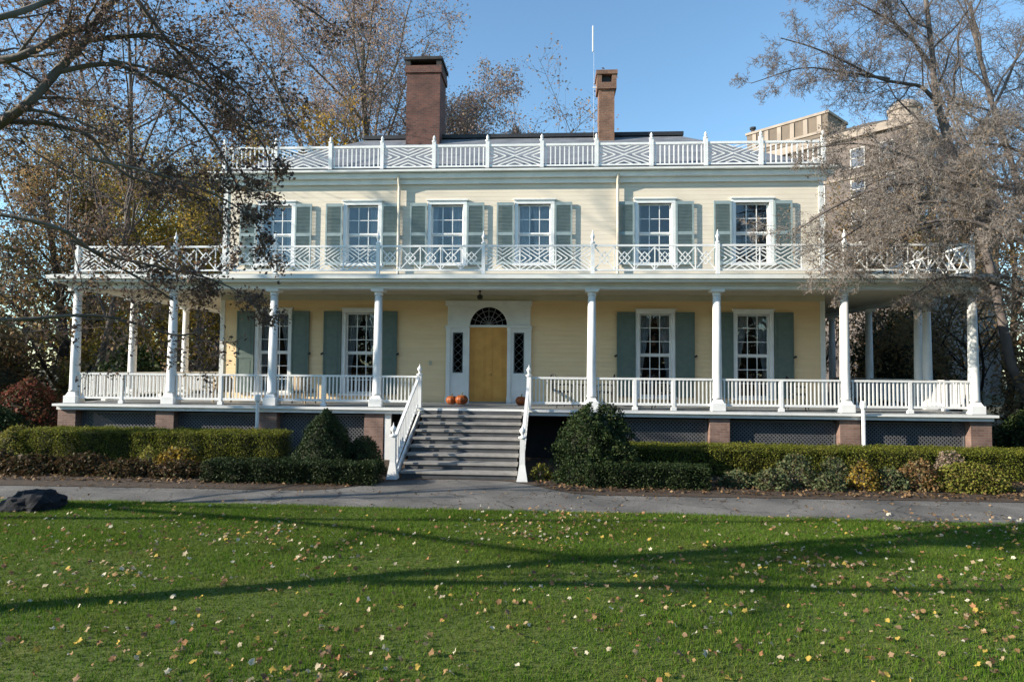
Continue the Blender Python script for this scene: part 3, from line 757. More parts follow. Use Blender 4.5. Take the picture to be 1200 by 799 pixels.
def spawn(rnd, pts, rads, dirs, L, lev, P, out):
    if lev >= P['max']: return
    n = P['n'][lev]; st = P['start'][lev]; az_ = rnd.random()*6.28; ns = len(pts)-1
    for k in range(n):
        t = st+(1-st)*(k+rnd.random()*.9)/n; f = min(t*ns, ns-.001); i = int(f); q = pts[i].lerp(pts[i+1], f-i); dd = dirs[i+1]
        rr = rads[i]+(rads[i+1]-rads[i])*(f-i)
        az_ += 2.4+rnd.uniform(-.5, .5); ax = dd.orthogonal().normalized(); ax.rotate(Matrix.Rotation(az_, 3, dd))
        an = R(rnd.uniform(*P['ang'])); nd = (dd*math.cos(an)+ax*math.sin(an)).normalized()
        cl = L*P['ratio'][lev]*(1-P.get('short', .5)*t)*rnd.uniform(.75, 1.25)
        grow(rnd, q, nd, cl, max(rr*P.get('rr', .6), P.get('rmin', .004)), lev+1, P, out)
def catmull(ctrl, per=5):
    c = [Vector(p) for p in ctrl]; c = [c[0]*2-c[1]]+c+[c[-1]*2-c[-2]]; out = []
    for i in range(1, len(c)-2):
        for k in range(per):
            t = k/per; a, b_, e, f = c[i-1], c[i], c[i+1], c[i+2]
            out.append(.5*((2*b_)+(e-a)*t+(2*a-5*b_+4*e-f)*t*t+(3*b_-a-3*e+f)*t**3))
    out.append(c[-2]); return out
def limb(rnd, ctrl, r0, r1, P, out, lev=0, L=None):
    pts = catmull(ctrl); n = len(pts); rads = [r0+(r1-r0)*i/(n-1) for i in range(n)]
    dirs = [(pts[min(i+1, n-1)]-pts[max(0, i-1)]).normalized() for i in range(n)]
    out.append((lev, pts, rads))
    spawn(rnd, pts, rads, dirs, L or sum((b_-a).length for a, b_ in zip(pts, pts[1:])), lev, P, out)
def leaf_points(out, lev_min, per, rng, jit, keep=None):
    pos = []
    for lev, pts, _ in out:
        if lev < lev_min: continue
        n = rng.poisson(per)
        for _k in range(n):
            f = rng.uniform(.15, 1)*(len(pts)-1.001); i = int(f); q = pts[i].lerp(pts[i+1], f-i)
            pos.append((q.x, q.y, q.z))
    pos = np.array(pos, np.float32).reshape(-1, 3)+rng.normal(scale=jit, size=(len(pos), 3)).astype(np.float32)
    return pos
def make_tree(root, out, thick_lev, bark, twig, leafm=None, per=0, lsize=.1, jit=.05, lev_min=2, rng=None, flat=0):
    """parts: trunk (bole and limbs) and crown (twigs with leaves)"""
    thick = [(p, r) for l, p, r in out if l <= thick_lev]; thin = [(p, r) for l, p, r in out if l > thick_lev]
    o = link('trunk', tubes_mesh('trunk', thick, bark, 8), root)
    if thin:
        me = tubes_mesh('twigs', thin, twig, 3)
        if leafm:
            pos = leaf_points(out, lev_min, per, rng, jit)
            lv, lf = leaves_arrays(pos, lsize, rng, flat)
            nv = len(me.vertices); v0 = np.empty(nv*3, np.float32); me.vertices.foreach_get('co', v0)
            f0 = np.empty(len(me.loops), np.int32); me.loops.foreach_get('vertex_index', f0); f0 = f0.reshape(-1, 4)
            me2 = np_mesh('crown', np.concatenate([v0.reshape(-1, 3), lv]), np.concatenate([f0, lf+nv]), [twig, leafm])
            mi = np.concatenate([np.zeros(len(f0), np.int32), np.ones(len(lf), np.int32)]); me2.polygons.foreach_set('material_index', mi)
            bpy.data.meshes.remove(me); me = me2
        link('crown', me, root)

def shrub(name, label, cat, x, y, rx, ry, h, n, ls, m, shape='dome', seed=0, group=None, core=True, rz=0, lump=.12, z=0):
    """leafy bush: dark inner twigs and a shell of small leaves"""
    rng = np.random.default_rng(seed)
    u = rng.uniform(0, 2*np.pi, n)
    if shape == 'box':
        fc = rng.uniform(0, 1, n); px_ = rng.uniform(-1, 1, n)*rx; py_ = rng.uniform(-1, 1, n)*ry; pz_ = rng.uniform(.02, 1, n)*h
        tp = fc < (ry*1.6/(ry*1.6+h)); fr = (~tp) & (rng.uniform(size=n) < .75); bk = (~tp) & (~fr)
        pz_[tp] = h; py_[fr] = -ry; py_[bk] = ry
        en = rng.uniform(size=n) < min(.12, .5*ry/rx); px_[en & ~tp] = np.sign(px_[en & ~tp])*rx; py_[en & ~tp] = rng.uniform(-1, 1, (en & ~tp).sum())*ry
        P = np.stack([px_, py_, pz_], 1)
        lumpv = lump*.55*(np.sin(P[:, 0]*3.1+seed)*np.sin(P[:, 2]*5+P[:, 0]*1.7)+.6*np.sin(P[:, 0]*8.3+P[:, 1]*7+seed))
        P[:, 1] += np.where(fr, -lumpv*.7, 0)+np.where(bk, lumpv*.7, 0); P[:, 2] += np.where(tp, lumpv*.35, 0)
        # rounded shoulders
        sh = np.clip((np.abs(P[:, 1])/ry-.7)/.3, 0, 1); P[:, 2] -= np.where(tp, sh**2*.09, 0)
        P += rng.normal(scale=.03, size=P.shape)
    else:
        v = rng.uniform(0, 1, n)
        if shape == 'cone': rad = (1-v**1.6)**.62*(.95+.05*np.sin(v*9)); rad = np.where(v < .12, rad*(.82+v*1.5), rad)
        elif shape == 'egg': rad = np.sqrt(np.clip(1-(v*1.05-.38)**2/.47, 0, 1))
        else: rad = np.sqrt(np.clip(1-v**2, 0, 1))
        dep = 1-.28*rng.uniform(0, 1, n)**2
        lv_ = 1+lump*(np.sin(u*3+seed)*np.cos(v*6+seed)+.7*np.sin(u*7+v*11+seed*2)+.5*np.sin(u*13-v*17))
        rr = rad*dep*lv_
        P = np.stack([rx*rr*np.cos(u), ry*rr*np.sin(u), v*h*(1+lump*.5*np.sin(u*2+seed))], 1); P += rng.normal(scale=ls*.5, size=P.shape)
    P[:, 2] = np.maximum(P[:, 2], .03)
    if shape == 'box':
        a1, f1 = leaves_arrays(P[tp], ls, rng, .25, .65); a2, f2 = leaves_arrays(P[~tp], ls, rng, 0, .65)
        lv, lf = np.concatenate([a1, a2]), np.concatenate([f1, f2+len(a1)])
    else: lv, lf = leaves_arrays(P, ls, rng, 0, .65)
    root = empty(name, (x, y, z), label, cat, group, rz)
    link('foliage', np_mesh('foliage', lv, lf, m), root)
    b = MB()
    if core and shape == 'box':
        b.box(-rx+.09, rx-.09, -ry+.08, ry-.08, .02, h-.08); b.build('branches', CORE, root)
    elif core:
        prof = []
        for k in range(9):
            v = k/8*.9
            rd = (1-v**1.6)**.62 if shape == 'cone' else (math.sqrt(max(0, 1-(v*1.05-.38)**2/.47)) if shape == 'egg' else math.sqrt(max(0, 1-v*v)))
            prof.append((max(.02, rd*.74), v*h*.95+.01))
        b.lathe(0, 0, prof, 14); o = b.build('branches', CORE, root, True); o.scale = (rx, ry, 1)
    else:
        rnd = random.Random(seed)
        for k in range(9):
            a = rnd.random()*6.28; q = rnd.uniform(.2, .75)
            b.tube([(0.03*math.cos(a), .03*math.sin(a), 0), (rx*q*.5*math.cos(a), ry*q*.5*math.sin(a), h*.5), (rx*q*math.cos(a), ry*q*math.sin(a), h*.85)], [.012, .008, .004], 5)
        b.build('stems', TWIG, root)
    return root
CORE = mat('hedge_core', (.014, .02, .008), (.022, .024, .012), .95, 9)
BOX = leafmat('boxwood_leaf', [(.15, .175, .024), (.18, .20, .028), (.10, .125, .018), (.24, .235, .034), (.14, .15, .026), (.075, .095, .016)], .38, patch=(.20, .17, .05), pscale=1.6)
YEW = leafmat('yew_leaf', [(.025, .045, .014), (.035, .06, .02), (.05, .075, .03), (.02, .035, .012), (.045, .055, .03)], .15)
DARKG = leafmat('dark_evergreen_leaf', [(.018, .036, .012), (.03, .052, .016), (.045, .07, .02), (.022, .04, .014), (.06, .075, .028)], .18)
LOWB = leafmat('low_box_leaf', [(.022, .04, .012), (.03, .05, .016), (.018, .03, .01), (.04, .055, .02)], .18)
GOLD = leafmat('golden_leaf', [(.34, .23, .03), (.24, .15, .025), (.40, .29, .05), (.16, .11, .025), (.12, .12, .03), (.14, .10, .05)], .35)
RUST = leafmat('rust_leaf', [(.20, .11, .045), (.26, .16, .07), (.15, .085, .04), (.24, .18, .09), (.12, .11, .05)], .35)
LIME = leafmat('lime_leaf', [(.17, .18, .03), (.22, .22, .04), (.12, .14, .025), (.26, .23, .05), (.15, .12, .04)], .35)
GREYG = leafmat('grey_green_leaf', [(.09, .12, .055), (.12, .15, .07), (.07, .09, .04), (.14, .12, .06)], .3)
REDS = leafmat('red_shrub_leaf', [(.18, .05, .035), (.12, .05, .03), (.10, .07, .03), (.07, .06, .03), (.22, .08, .05)], .3)
BROWN = leafmat('brown_plant_leaf', [(.085, .05, .025), (.06, .04, .022), (.11, .07, .03), (.045, .035, .018), (.05, .055, .02)], .3)
PINK = leafmat('dry_pink_leaf', [(.32, .24, .19), (.27, .19, .14), (.24, .20, .13)], .35)

shrub('hedge', 'long clipped green hedge along the left side of the porch', 'hedge', -11.7, -1.2, 3.9, .5, .92, 42000, .042, BOX, 'box', 1, 'clipped long hedges')
shrub('hedge', 'long sunlit clipped hedge along the right side of the porch', 'hedge', 8.6, -1.55, 6.5, .55, .76, 70000, .042, BOX, 'box', 2, 'clipped long hedges')
shrub('hedge', 'low dark edging hedge in front of the cone shaped shrub', 'hedge', -6.35, -4.05, 2.15, .33, .50, 13000, .05, LOWB, 'box', 3, 'low edging hedges')
shrub('hedge', 'low dark edging hedge spreading right from the big dark bush', 'hedge', 2.35, -3.75, 1.45, .36, .52, 10000, .05, LOWB, 'box', 4, 'low edging hedges')
shrub('shrub', 'cone shaped dark evergreen shrub left of the stairs', 'shrub', -5.95, -2.95, .92, .85, 1.62, 15000, .05, YEW, 'cone', 5)
shrub('shrub', 'small dark leafy shrub tucked right of the cone shaped evergreen', 'shrub', -5.0, -2.7, .55, .5, .95, 5000, .05, YEW, 'dome', 6)
shrub('shrub', 'big dark ragged evergreen bush right of the stairs', 'shrub', 1.18, -2.9, .9, .85, 1.78, 20000, .06, DARKG, 'egg', 7, lump=.22)
shrub('shrub', 'low dark skirt of evergreen foliage at the foot of the big bush', 'shrub', .95, -3.5, .75, .5, .75, 6000, .055, DARKG, 'dome', 8)
shrub('shrub', 'yellow autumn shrub in front of the left hedge', 'shrub', -10.4, -2.35, .6, .4, .5, 1500, .09, GOLD, 'dome', 9, core=False)
shrub('shrub', 'small yellow sprig left beside the yellow autumn shrub', 'shrub', -11.15, -2.4, .28, .25, .55, 380, .075, LIME, 'dome', 10, core=False)
shrub('shrub', 'pale green shrub at the left end of the left hedge', 'shrub', -15.9, -1.4, .7, .6, .95, 4200, .06, LIME, 'dome', 11)
shrub('shrub', 'yellow orange shrub in the right bed', 'shrub', 7.6, -3.55, .36, .32, .62, 1300, .07, GOLD, 'dome', 12, core=False)
shrub('shrub', 'rust brown shrub in the right bed beside the lime green mound', 'shrub', 8.95, -3.45, .5, .36, .66, 1500, .075, RUST, 'dome', 13, core=False)
shrub('shrub', 'lime green mounded shrub at the right end of the bed', 'shrub', 10.05, -3.5, .95, .45, .62, 6500, .06, LIME, 'dome', 14)
shrub('shrub', 'dry pinkish flower heads above the lime green mound', 'shrub', 9.95, -3.0, .45, .3, .85, 900, .06, PINK, 'dome', 15, core=False)
for i, (x, y, r_, h_, lab) in enumerate([(4.6, -3.5, .42, .34, 'lowest grey green plant beside the low edging hedge on the right'), (5.35, -3.7, .45, .42, 'grey green plant second from the left in the right bed'), (6.05, -3.35, .5, .74, 'tallest grey green plant in the right bed left of the yellow shrub'),
        (6.7, -3.75, .35, .36, 'small grey green plant just left of the yellow orange shrub'), (7.1, -3.1, .36, .66, 'grey green plant against the hedge behind the yellow orange shrub'), (8.25, -3.5, .45, .45, 'grey green plant between the yellow and rust shrubs')]):
    shrub('perennial_plant', lab, 'plant', x, y, r_, r_*.8, h_, int(1500*r_*2), .07, GREYG, 'dome', 30+i, 'grey green plants in the right bed', core=False)
shrub('perennial_plant', 'little yellow green plant at the foot of the right stair railing', 'plant', -.2, -3.05, .3, .25, .36, 420, .07, LIME, 'dome', 41, core=False)
for i, (x, y, r_, h_, lab) in enumerate([(-15.0, -3.4, .9, .5, 'brown faded plants at the far left of the bed'), (-13.6, -3.5, .9, .42, 'brown faded plants second from the left in the bed'), (-12.3, -3.4, .85, .45, 'brown faded plants in the middle of the left bed'), (-11.0, -3.5, .8, .34, 'brown faded plants below the yellow shrub'), (-9.6, -3.5, .75, .32, 'brown faded plants nearest the low edging hedge')]):
    shrub('perennial_plant', lab, 'plant', x, y, r_, .55, h_, 2600, .085, BROWN, 'dome', 50+i, 'brown faded plants in the left bed', core=False)
shrub('shrub', 'reddish autumn shrub beyond the left end of the porch', 'shrub', -19.0, 2.5, 1.5, 1.3, 2.2, 7500, .11, REDS, 'dome', 60)
shrub('shrub', 'dark green shrub below the reddish one at the far left', 'shrub', -18.6, .2, 1.7, 1.1, 1.5, 8000, .09, DARKG, 'dome', 61)
shrub('shrub', 'dark shrub beyond the right corner of the porch', 'shrub', 15.6, 1.2, 1.9, 1.2, 1.9, 8000, .1, DARKG, 'dome', 62)

# boulder on the lawn
rng = np.random.default_rng(3)
bm = bmesh.new(); bmesh.ops.create_icosphere(bm, subdivisions=4, radius=1)
for v in bm.verts:
    c = v.co; k = 1+.10*math.sin(c.x*3.1+1)*math.cos(c.y*2.7)+.05*math.sin(c.x*7+c.z*6)+.03*math.sin(c.y*13+c.x*9)
    from mathutils import noise
    k += .10*noise.noise(c*2.2)+.05*noise.noise(c*6)+.06*noise.cell(c*2.6)
    v.co = Vector((c.x*.62*k, c.y*.46*k, max(-.05, (abs(c.z)**.85)*math.copysign(1, c.z))*.34*k))
me = bpy.data.meshes.new('boulder'); bm.to_mesh(me); bm.free(); me.materials.append(ROCK)
tag(link('boulder', me, loc=(-10.25, -7.45, 0)), 'dark low boulder on the lawn edge at the far left', 'boulder')

# ------------------------------------------------------------ grass and fallen leaves
rng = np.random.default_rng(11)
def grass(n, x0, x1, y0, y1):
    x = rng.uniform(x0, x1, n); y = rng.uniform(y0, y1, n)
    yn = -6.68+.05*np.sin(x*.7)-.018*np.maximum(0, x)
    k = (y < yn+rng.normal(scale=.055, size=n)+.04*np.sin(x*3.3)*np.sin(x*1.1)); x, y = x[k], y[k]; n = len(x)
    h = rng.uniform(.025, .06, n)*(1+.35*np.sin(x*1.3+y*.8)*np.sin(y*2.1-x*.4)); wd = rng.uniform(.003, .0065, n); a = rng.uniform(0, np.pi, n); lx, ly = rng.normal(scale=.022, size=(2, n))
    v = np.empty((n, 3, 3), np.float32)
    v[:, 0] = np.stack([x-wd*np.cos(a), y-wd*np.sin(a), np.zeros(n)], 1); v[:, 1] = np.stack([x+wd*np.cos(a), y+wd*np.sin(a), np.zeros(n)], 1); v[:, 2] = np.stack([x+lx, y+ly, h], 1)
    return v.reshape(-1, 3)
gv = np.concatenate([grass(330000, -10.5, 9.5, -14.6, -6.4), grass(60000, -14, 13, -10, -6.4)])
GRASS = leafmat('grass_blade', [(.078, .162, .016), (.105, .19, .021), (.058, .122, .013), (.13, .215, .028), (.17, .195, .05), (.082, .155, .018)], .38, .8, .03, (.17, .18, .04), .55)
tag(link('grass', np_mesh('grass', gv, np.arange(len(gv)).reshape(-1, 3), GRASS)), 'short green lawn grass', 'grass', kind='stuff')
FALL = leafmat('fallen_leaf', [(.38, .28, .16), (.48, .40, .27), (.26, .155, .075), (.32, .20, .09), (.60, .54, .40), (.19, .11, .055), (.45, .32, .07), (.26, .17, .10), (.34, .17, .08), (.15, .095, .06)], .2, .7)
n = 2300
def lobed(pos, size, rng, flat):
    n = len(pos); nrm = rng.normal(size=(n, 3)); nrm[:, 2] = np.abs(nrm[:, 2])*(1-flat)+flat*4; nrm /= np.linalg.norm(nrm, axis=1, keepdims=True)
    t = rng.normal(size=(n, 3)); t -= nrm*np.sum(t*nrm, 1, keepdims=True); t /= np.linalg.norm(t, axis=1, keepdims=True); bt = np.cross(nrm, t)
    sz = size*rng.uniform(.55, 1.35, n); V = []
    for k in range(10):
        a = 2*np.pi*k/10; r_ = (.5 if k % 2 == 0 else .36)*sz*rng.uniform(.7, 1.15, n)
        V.append(pos+t*(r_*np.cos(a))[:, None]+bt*(r_*np.sin(a))[:, None]+nrm*(rng.normal(scale=.11, size=n)*sz)[:, None])
    v = np.stack(V, 1).reshape(-1, 3)
    # triangle fan round a centre point
    c0 = len(v); v = np.concatenate([v, pos]); b0 = np.arange(n)*10; f = []
    for k in range(10): f.append(np.stack([c0+np.arange(n), b0+k, b0+(k+1) % 10], 1))
    return v, np.concatenate(f)
cl = rng.uniform((-10.5, -14), (9.5, -6.8), (70, 2)); ci = rng.integers(0, 70, n*2)
x = np.concatenate([rng.uniform(-10.5, 10, n), cl[ci, 0]+rng.normal(scale=.75, size=n*2)]); y = np.concatenate([rng.uniform(-14.5, -6.8, n), cl[ci, 1]+rng.normal(scale=.5, size=n*2)])
keep = rng.uniform(size=len(x)) < np.clip(.62+.03*x, .3, 1); x, y = x[keep], y[keep]
lv, lf = lobed(np.stack([x, y, rng.uniform(.03, .05, len(x))], 1), .066, rng, .35)
tag(link('fallen_leaves', np_mesh('fallen_leaves', lv, lf, FALL)), 'tan and yellow fallen leaves scattered over the lawn', 'leaves', kind='stuff')
LITT = leafmat('litter_leaf', [(.16, .095, .05), (.22, .13, .06), (.11, .07, .04), (.30, .20, .11), (.08, .055, .03)], .2, .8)
n = 7000; x = rng.uniform(-16, 14, n); y = rng.uniform(-4.6, -2.2, n); k = np.array([yy > pathfar(xx)+.05 for xx, yy in zip(x, y)]) & ~((x > -4.3) & (x < -.4)); x, y = x[k], y[k]
lv, lf = leaves_arrays(np.stack([x, y, rng.uniform(.01, .05, len(x))], 1), .085, rng, .3, .7)
tag(link('leaf_litter', np_mesh('leaf_litter', lv, lf, LITT)), 'brown leaf litter on the planting beds', 'leaves', kind='stuff')
n = 420; x = rng.uniform(-12, 11, n); y = np.where(rng.uniform(size=n) < .6, rng.uniform(-5.4, -4.8, n), rng.uniform(-6.6, -4.9, n))
lv, lf = leaves_arrays(np.stack([x, y, np.full(n, .012)], 1), .06, rng, .6, .7)
tag(link('path_leaves', np_mesh('path_leaves', lv, lf, LITT)), 'few brown leaves blown on the path', 'leaves', kind='stuff')

# ------------------------------------------------------------ foreground tree at the left (limbs enter from the upper left)
rnd = random.Random(5); rng = np.random.default_rng(5)
OAK = leafmat('dry_brown_leaf', [(.17, .12, .10), (.20, .13, .10), (.13, .09, .08), (.25, .16, .10), (.11, .085, .075), (.28, .20, .12)], .45)
t1 = empty('leafy_tree', (-8.71, -13.06, 1.00), 'tree at the upper left with thick pale limbs and dry brown leaves', 'tree')
T1 = Vector((-8.71, -13.06, 1.00))
PL = dict(seg=[8, 6, 5, 4, 3], wob=[.08, .16, .2, .24, .25], trop=[.0, .02, .0, -.03, -.03], n=[11, 8, 7, 5], start=[.12, .15, .12, .1], ang=(28, 62), ratio=[.42, .55, .55, .5], short=.35, rr=.42, rmin=.0035, max=3)
out = []
out.append((0, catmull([(-8.65, -13.13, 0.93), (-8.68, -13.06, 2.04), (-8.78, -12.93, 3.21), (-8.58, -12.87, 4.38), (-8.38, -12.74, 5.87), (-8.25, -12.54, 7.50), (-8.06, -12.41, 9.45)]), [.19-.004*i for i in range(31)]))
Ls = [
 ([(-8.68, -12.93, 3.99), (-7.74, -12.80, 4.70), (-6.99, -12.68, 5.19), (-6.38, -12.68, 5.63), (-6.03, -12.68, 5.88), (-5.84, -12.54, 6.29), (-5.62, -12.41, 6.71), (-5.56, -12.35, 6.95), (-5.44, -12.29, 7.20), (-5.27, -12.15, 7.54), (-4.82, -12.02, 8.11), (-4.16, -11.77, 8.54)], 0.066, 0.026),
 ([(-8.45, -12.87, 5.68), (-7.54, -12.93, 6.13), (-6.85, -12.87, 6.30), (-6.30, -12.74, 6.35), (-6.01, -12.68, 6.48), (-5.76, -12.54, 6.75), (-5.56, -12.41, 6.91)], 0.052, 0.04),
 ([(-7.60, -12.77, 4.83), (-7.01, -12.68, 5.59), (-6.24, -12.54, 5.70), (-5.93, -12.35, 5.72), (-5.69, -12.15, 5.66), (-5.51, -12.02, 5.38), (-5.25, -11.89, 5.20), (-4.79, -11.63, 5.14), (-4.49, -11.50, 5.03)], 0.036, 0.011),
 ([(-8.71, -13.00, 3.79), (-7.41, -13.06, 4.44), (-6.63, -13.00, 4.55), (-6.10, -12.87, 4.51), (-5.60, -12.68, 4.40), (-5.39, -12.41, 4.18), (-4.92, -12.15, 3.86), (-4.68, -11.96, 3.66)], 0.034, 0.01),
 ([(-8.74, -13.00, 2.88), (-7.48, -13.06, 3.27), (-6.57, -13.00, 3.34), (-5.95, -12.80, 3.35), (-5.47, -12.54, 3.42), (-5.14, -12.29, 3.40), (-4.65, -12.02, 3.23), (-4.36, -11.89, 3.27)], 0.03, 0.01),
 ([(-5.62, -12.41, 6.73), (-5.20, -12.22, 6.88), (-4.89, -12.02, 6.95), (-4.52, -11.70, 6.83), (-4.10, -11.38, 6.52), (-3.90, -11.25, 6.13)], 0.033, 0.009),
 ([(-5.27, -12.15, 7.54), (-4.98, -11.89, 7.08), (-4.67, -11.63, 6.70), (-4.45, -11.38, 6.41), (-4.23, -11.25, 5.94)], 0.033, 0.009),
 ([(-5.84, -12.54, 6.29), (-5.46, -12.35, 6.47), (-5.19, -12.22, 6.48), (-4.76, -12.02, 6.24), (-4.45, -11.77, 5.90), (-4.24, -11.50, 5.43), (-4.09, -11.38, 4.96)], 0.033, 0.009),
 ([(-8.32, -13.06, 6.13), (-6.83, -13.45, 6.26), (-5.83, -13.32, 6.51), (-5.54, -13.00, 6.89), (-4.91, -12.68, 7.46), (-4.29, -12.35, 7.63), (-3.70, -12.02, 7.63), (-3.19, -11.83, 7.46), (-2.85, -11.63, 7.28)], 0.042, 0.009),
]
Ls += [([(-5.3, -12.4, 6.5), (-4.76, -12.2, 6.43), (-4.22, -12.0, 6.24), (-3.82, -11.8, 5.88), (-3.67, -11.6, 5.51), (-3.77, -11.5, 5.08)], .02, .006),
 ([(-5.5, -12.4, 5.3), (-4.87, -12.3, 5.18), (-4.46, -12.1, 5.08), (-4.07, -11.9, 4.92), (-3.78, -11.7, 4.68), (-3.68, -11.6, 4.28)], .02, .006),
 ([(-5.6, -12.5, 4.3), (-5.29, -12.4, 4.16), (-4.79, -12.2, 4.05), (-4.26, -12.0, 3.94), (-3.87, -11.8, 3.75), (-3.63, -11.7, 3.47)], .02, .006)]
for q, (c, a, e) in enumerate(Ls): limb(rnd, c, a, e, PL, out, 0, 2.3 if q < 9 else 1.05)
PS = dict(PL); PS['n'] = [10, 6, 4, 3]; out2 = []
# limbs reaching away from the picture: towards the camera side and up
for c, a, e in [([(-8.71, -13.20, 2.69), (-8.38, -13.97, 3.99), (-8.12, -14.75, 5.03), (-7.80, -15.27, 6.00), (-7.54, -15.79, 7.17)], 0.104, 0.039)]:
    limb(rnd, c, a, e, PS, out2, 0, 2.8)
loc_out = [(l, [p-T1 for p in pts], r) for l, pts, r in out]
make_tree(t1, loc_out, 1, BARK, TWIG, OAK, 2.1, .052, .05, 2, rng)
make_tree(t1, [(l, [p-T1 for p in pts], r) for l, pts, r in out2], 1, BARK, TWIG, OAK, .5, .058, .04, 2, rng)

# trees standing left of the picture: they only throw their shade over the lawn, beds and porch
def bare_tree(name, label, loc, h, r, seed, P, thick=1, bark=BARK_G, twig=TWIG, leafm=None, per=0, ls=.1, cat='tree', group=None, lean=(0, 0), jit=.08, lev_min=2):
    rd = random.Random(seed); o = []
    grow(rd, Vector((0, 0, -.1)), Vector((lean[0], lean[1], 1)).normalized(), h, r, 0, P, o)
    root = empty(name, loc, label, cat, group)
    make_tree(root, o, thick, bark, twig, leafm, per, ls, jit, lev_min, np.random.default_rng(seed))
    return root
PB = dict(seg=[9, 7, 5, 4, 3], wob=[.06, .13, .17, .2, .22], trop=[.02, .05, .03, .02, 0], n=[13, 8, 6, 4], start=[.28, .2, .15, .12], ang=(28, 58), ratio=[.55, .5, .5, .48], short=.45, rr=.5, rmin=.008, max=3)

# ------------------------------------------------------------ trees at the right
PR = dict(seg=[8, 6, 5, 4, 3], wob=[.08, .18, .22, .26, .26], trop=[0, .03, .0, -.01, 0], n=[14, 11, 8, 4], start=[.12, .12, .12, .1], ang=(30, 68), ratio=[.45, .54, .54, .5], short=.4, rr=.45, rmin=.007, max=4)
rnd = random.Random(21); T2 = Vector((17.2, 4, 0)); out = []
bole = [(17.3, 4, -.1), (16.9, 4.0, 1.86), (16.34, 4.0, 3.2), (15.84, 4.0, 6.11), (15.02, 4.0, 9.05), (14.05, 4.0, 12.35), (13.86, 4.0, 14.58), (13.68, 4.0, 16.5), (13.43, 4.0, 19.1), (13.4, 4.1, 22)]
limb(rnd, bole, .19, .04, dict(PR, n=[16, 10, 7, 4], start=[.42, .15, .12, .1]), out, 0, 9)
for c, a, e, L in [([(14.05, 4.0, 12.6), (13.3, 3.7, 13.1), (12.6, 3.5, 13.16), (11.46, 3.0, 13.14), (9.98, 2.6, 13.65), (8.85, 2.3, 13.97), (7.75, 2.0, 14.14)], .075, .016, 4.6), ([(11.9, 3.2, 13.2), (11.0, 2.9, 13.2), (10.12, 2.6, 13.19), (8.52, 2.2, 13.18), (6.68, 1.8, 12.5)], .06, .012, 3.2),
        ([(13.9, 4, 14), (12.6, 3.6, 15.2), (11.2, 3.2, 15.8), (9.6, 3, 16.6)], .055, .016, 4.2), ([(15.0, 4, 9.1), (13.9, 3.4, 10.0), (12.6, 2.8, 10.4), (11.2, 2.3, 10.2)], .06, .016, 4.2), ([(14.6, 4, 10.5), (16.5, 4.5, 13), (18, 5, 16)], .08, .025, 6), ([(15.6, 4, 7.2), (17.6, 4.4, 9.5), (19.2, 5, 12)], .08, .025, 6)]:
    limb(rnd, c, a, e, PR, out, 0, L)
t2 = empty('bare_tree', tuple(T2), 'tall bare tree with a dark leaning trunk right of the house', 'tree')
make_tree(t2, [(l, [p-T2 for p in pts], r) for l, pts, r in out], 1, BARK_G, TWIG, None)

# small twiggy tree hanging over the right end of the porch
rnd = random.Random(33); rng = np.random.default_rng(33); T3 = Vector((14.9, -2.6, 0)); out = []
PT = dict(seg=[7, 6, 5, 4, 3], wob=[.1, .22, .26, .28, .28], trop=[0, -.03, -.05, -.05, 0], n=[13, 10, 8, 5], start=[.1, .1, .1, .1], ang=(25, 75), ratio=[.5, .55, .55, .55], short=.35, rr=.42, rmin=.0055, max=4)
TANL = leafmat('tan_dry_leaf', [(.22, .16, .10), (.15, .11, .075), (.28, .20, .13), (.11, .085, .06)], .3)
limb(rnd, [(15, -2.6, -.1), (14.8, -2.6, 1.2), (14.5, -2.5, 2.6), (14.2, -2.4, 4)], .2, .14, dict(PT, n=[0, 0, 0, 0]), out, 0)
for c, a, e, L in [([(14.2, -2.4, 4), (13.4, -2.2, 5.6), (12.2, -2, 7.0), (10.8, -1.8, 7.9), (9.3, -1.6, 8.0), (8.0, -1.4, 7.5), (6.9, -1.3, 6.8)], .10, .018, 3.3), ([(13.0, -2.1, 6.2), (11.6, -1.6, 7.9), (10.2, -1.2, 8.9), (8.8, -1, 9.4), (7.4, -.9, 9.3)], .06, .014, 2.9), ([(12.6, -2.4, 6.6), (11.4, -2.2, 6.9), (10.0, -2.0, 6.7), (8.8, -1.8, 6.1), (7.7, -1.7, 5.6)], .055, .012, 2.6), ([(11.8, -2.3, 6.9), (10.6, -2.1, 7.4), (9.4, -1.9, 7.3), (8.3, -1.7, 6.7), (7.4, -1.6, 6.0)], .05, .012, 2.8), ([(12.4, -1.7, 7.9), (11.2, -1.5, 8.4), (10, -1.3, 8.5), (8.9, -1.2, 8.1)], .05, .012, 2.6), ([(13.8, -2, 7.5), (13.4, -1.6, 9), (12.4, -1.2, 10.2), (11, -1, 10.6)], .06, .014, 2.6), ([(14.2, -2.4, 3.9), (13.3, -2.6, 5.2), (12, -2.7, 6.2), (10.6, -2.6, 6.8), (9.2, -2.4, 6.6), (8.2, -2.3, 6.1)], .09, .02, 2.9), ([(14.3, -2.4, 3.7), (13.3, -1.8, 4.6), (12.2, -1.4, 5.3), (11, -1.2, 5.5), (10.2, -1.1, 5.0)], .07, .015, 2.2),
        ([(14.2, -2.4, 4), (14.3, -2, 6), (13.8, -1.8, 7.8), (12.8, -1.5, 9.0), (11.6, -1.3, 9.3)], .1, .02, 2.8), ([(14.2, -2.4, 4), (14.9, -2.3, 6), (15.5, -2.1, 8)], .1, .03, 3.2), ([(14.4, -2.5, 3), (14.0, -3.0, 4.2), (13.0, -3.3, 5.0), (12.2, -3.3, 4.9)], .06, .012, 2.0)]:
    limb(rnd, c, a, e, PT, out, 0, L)
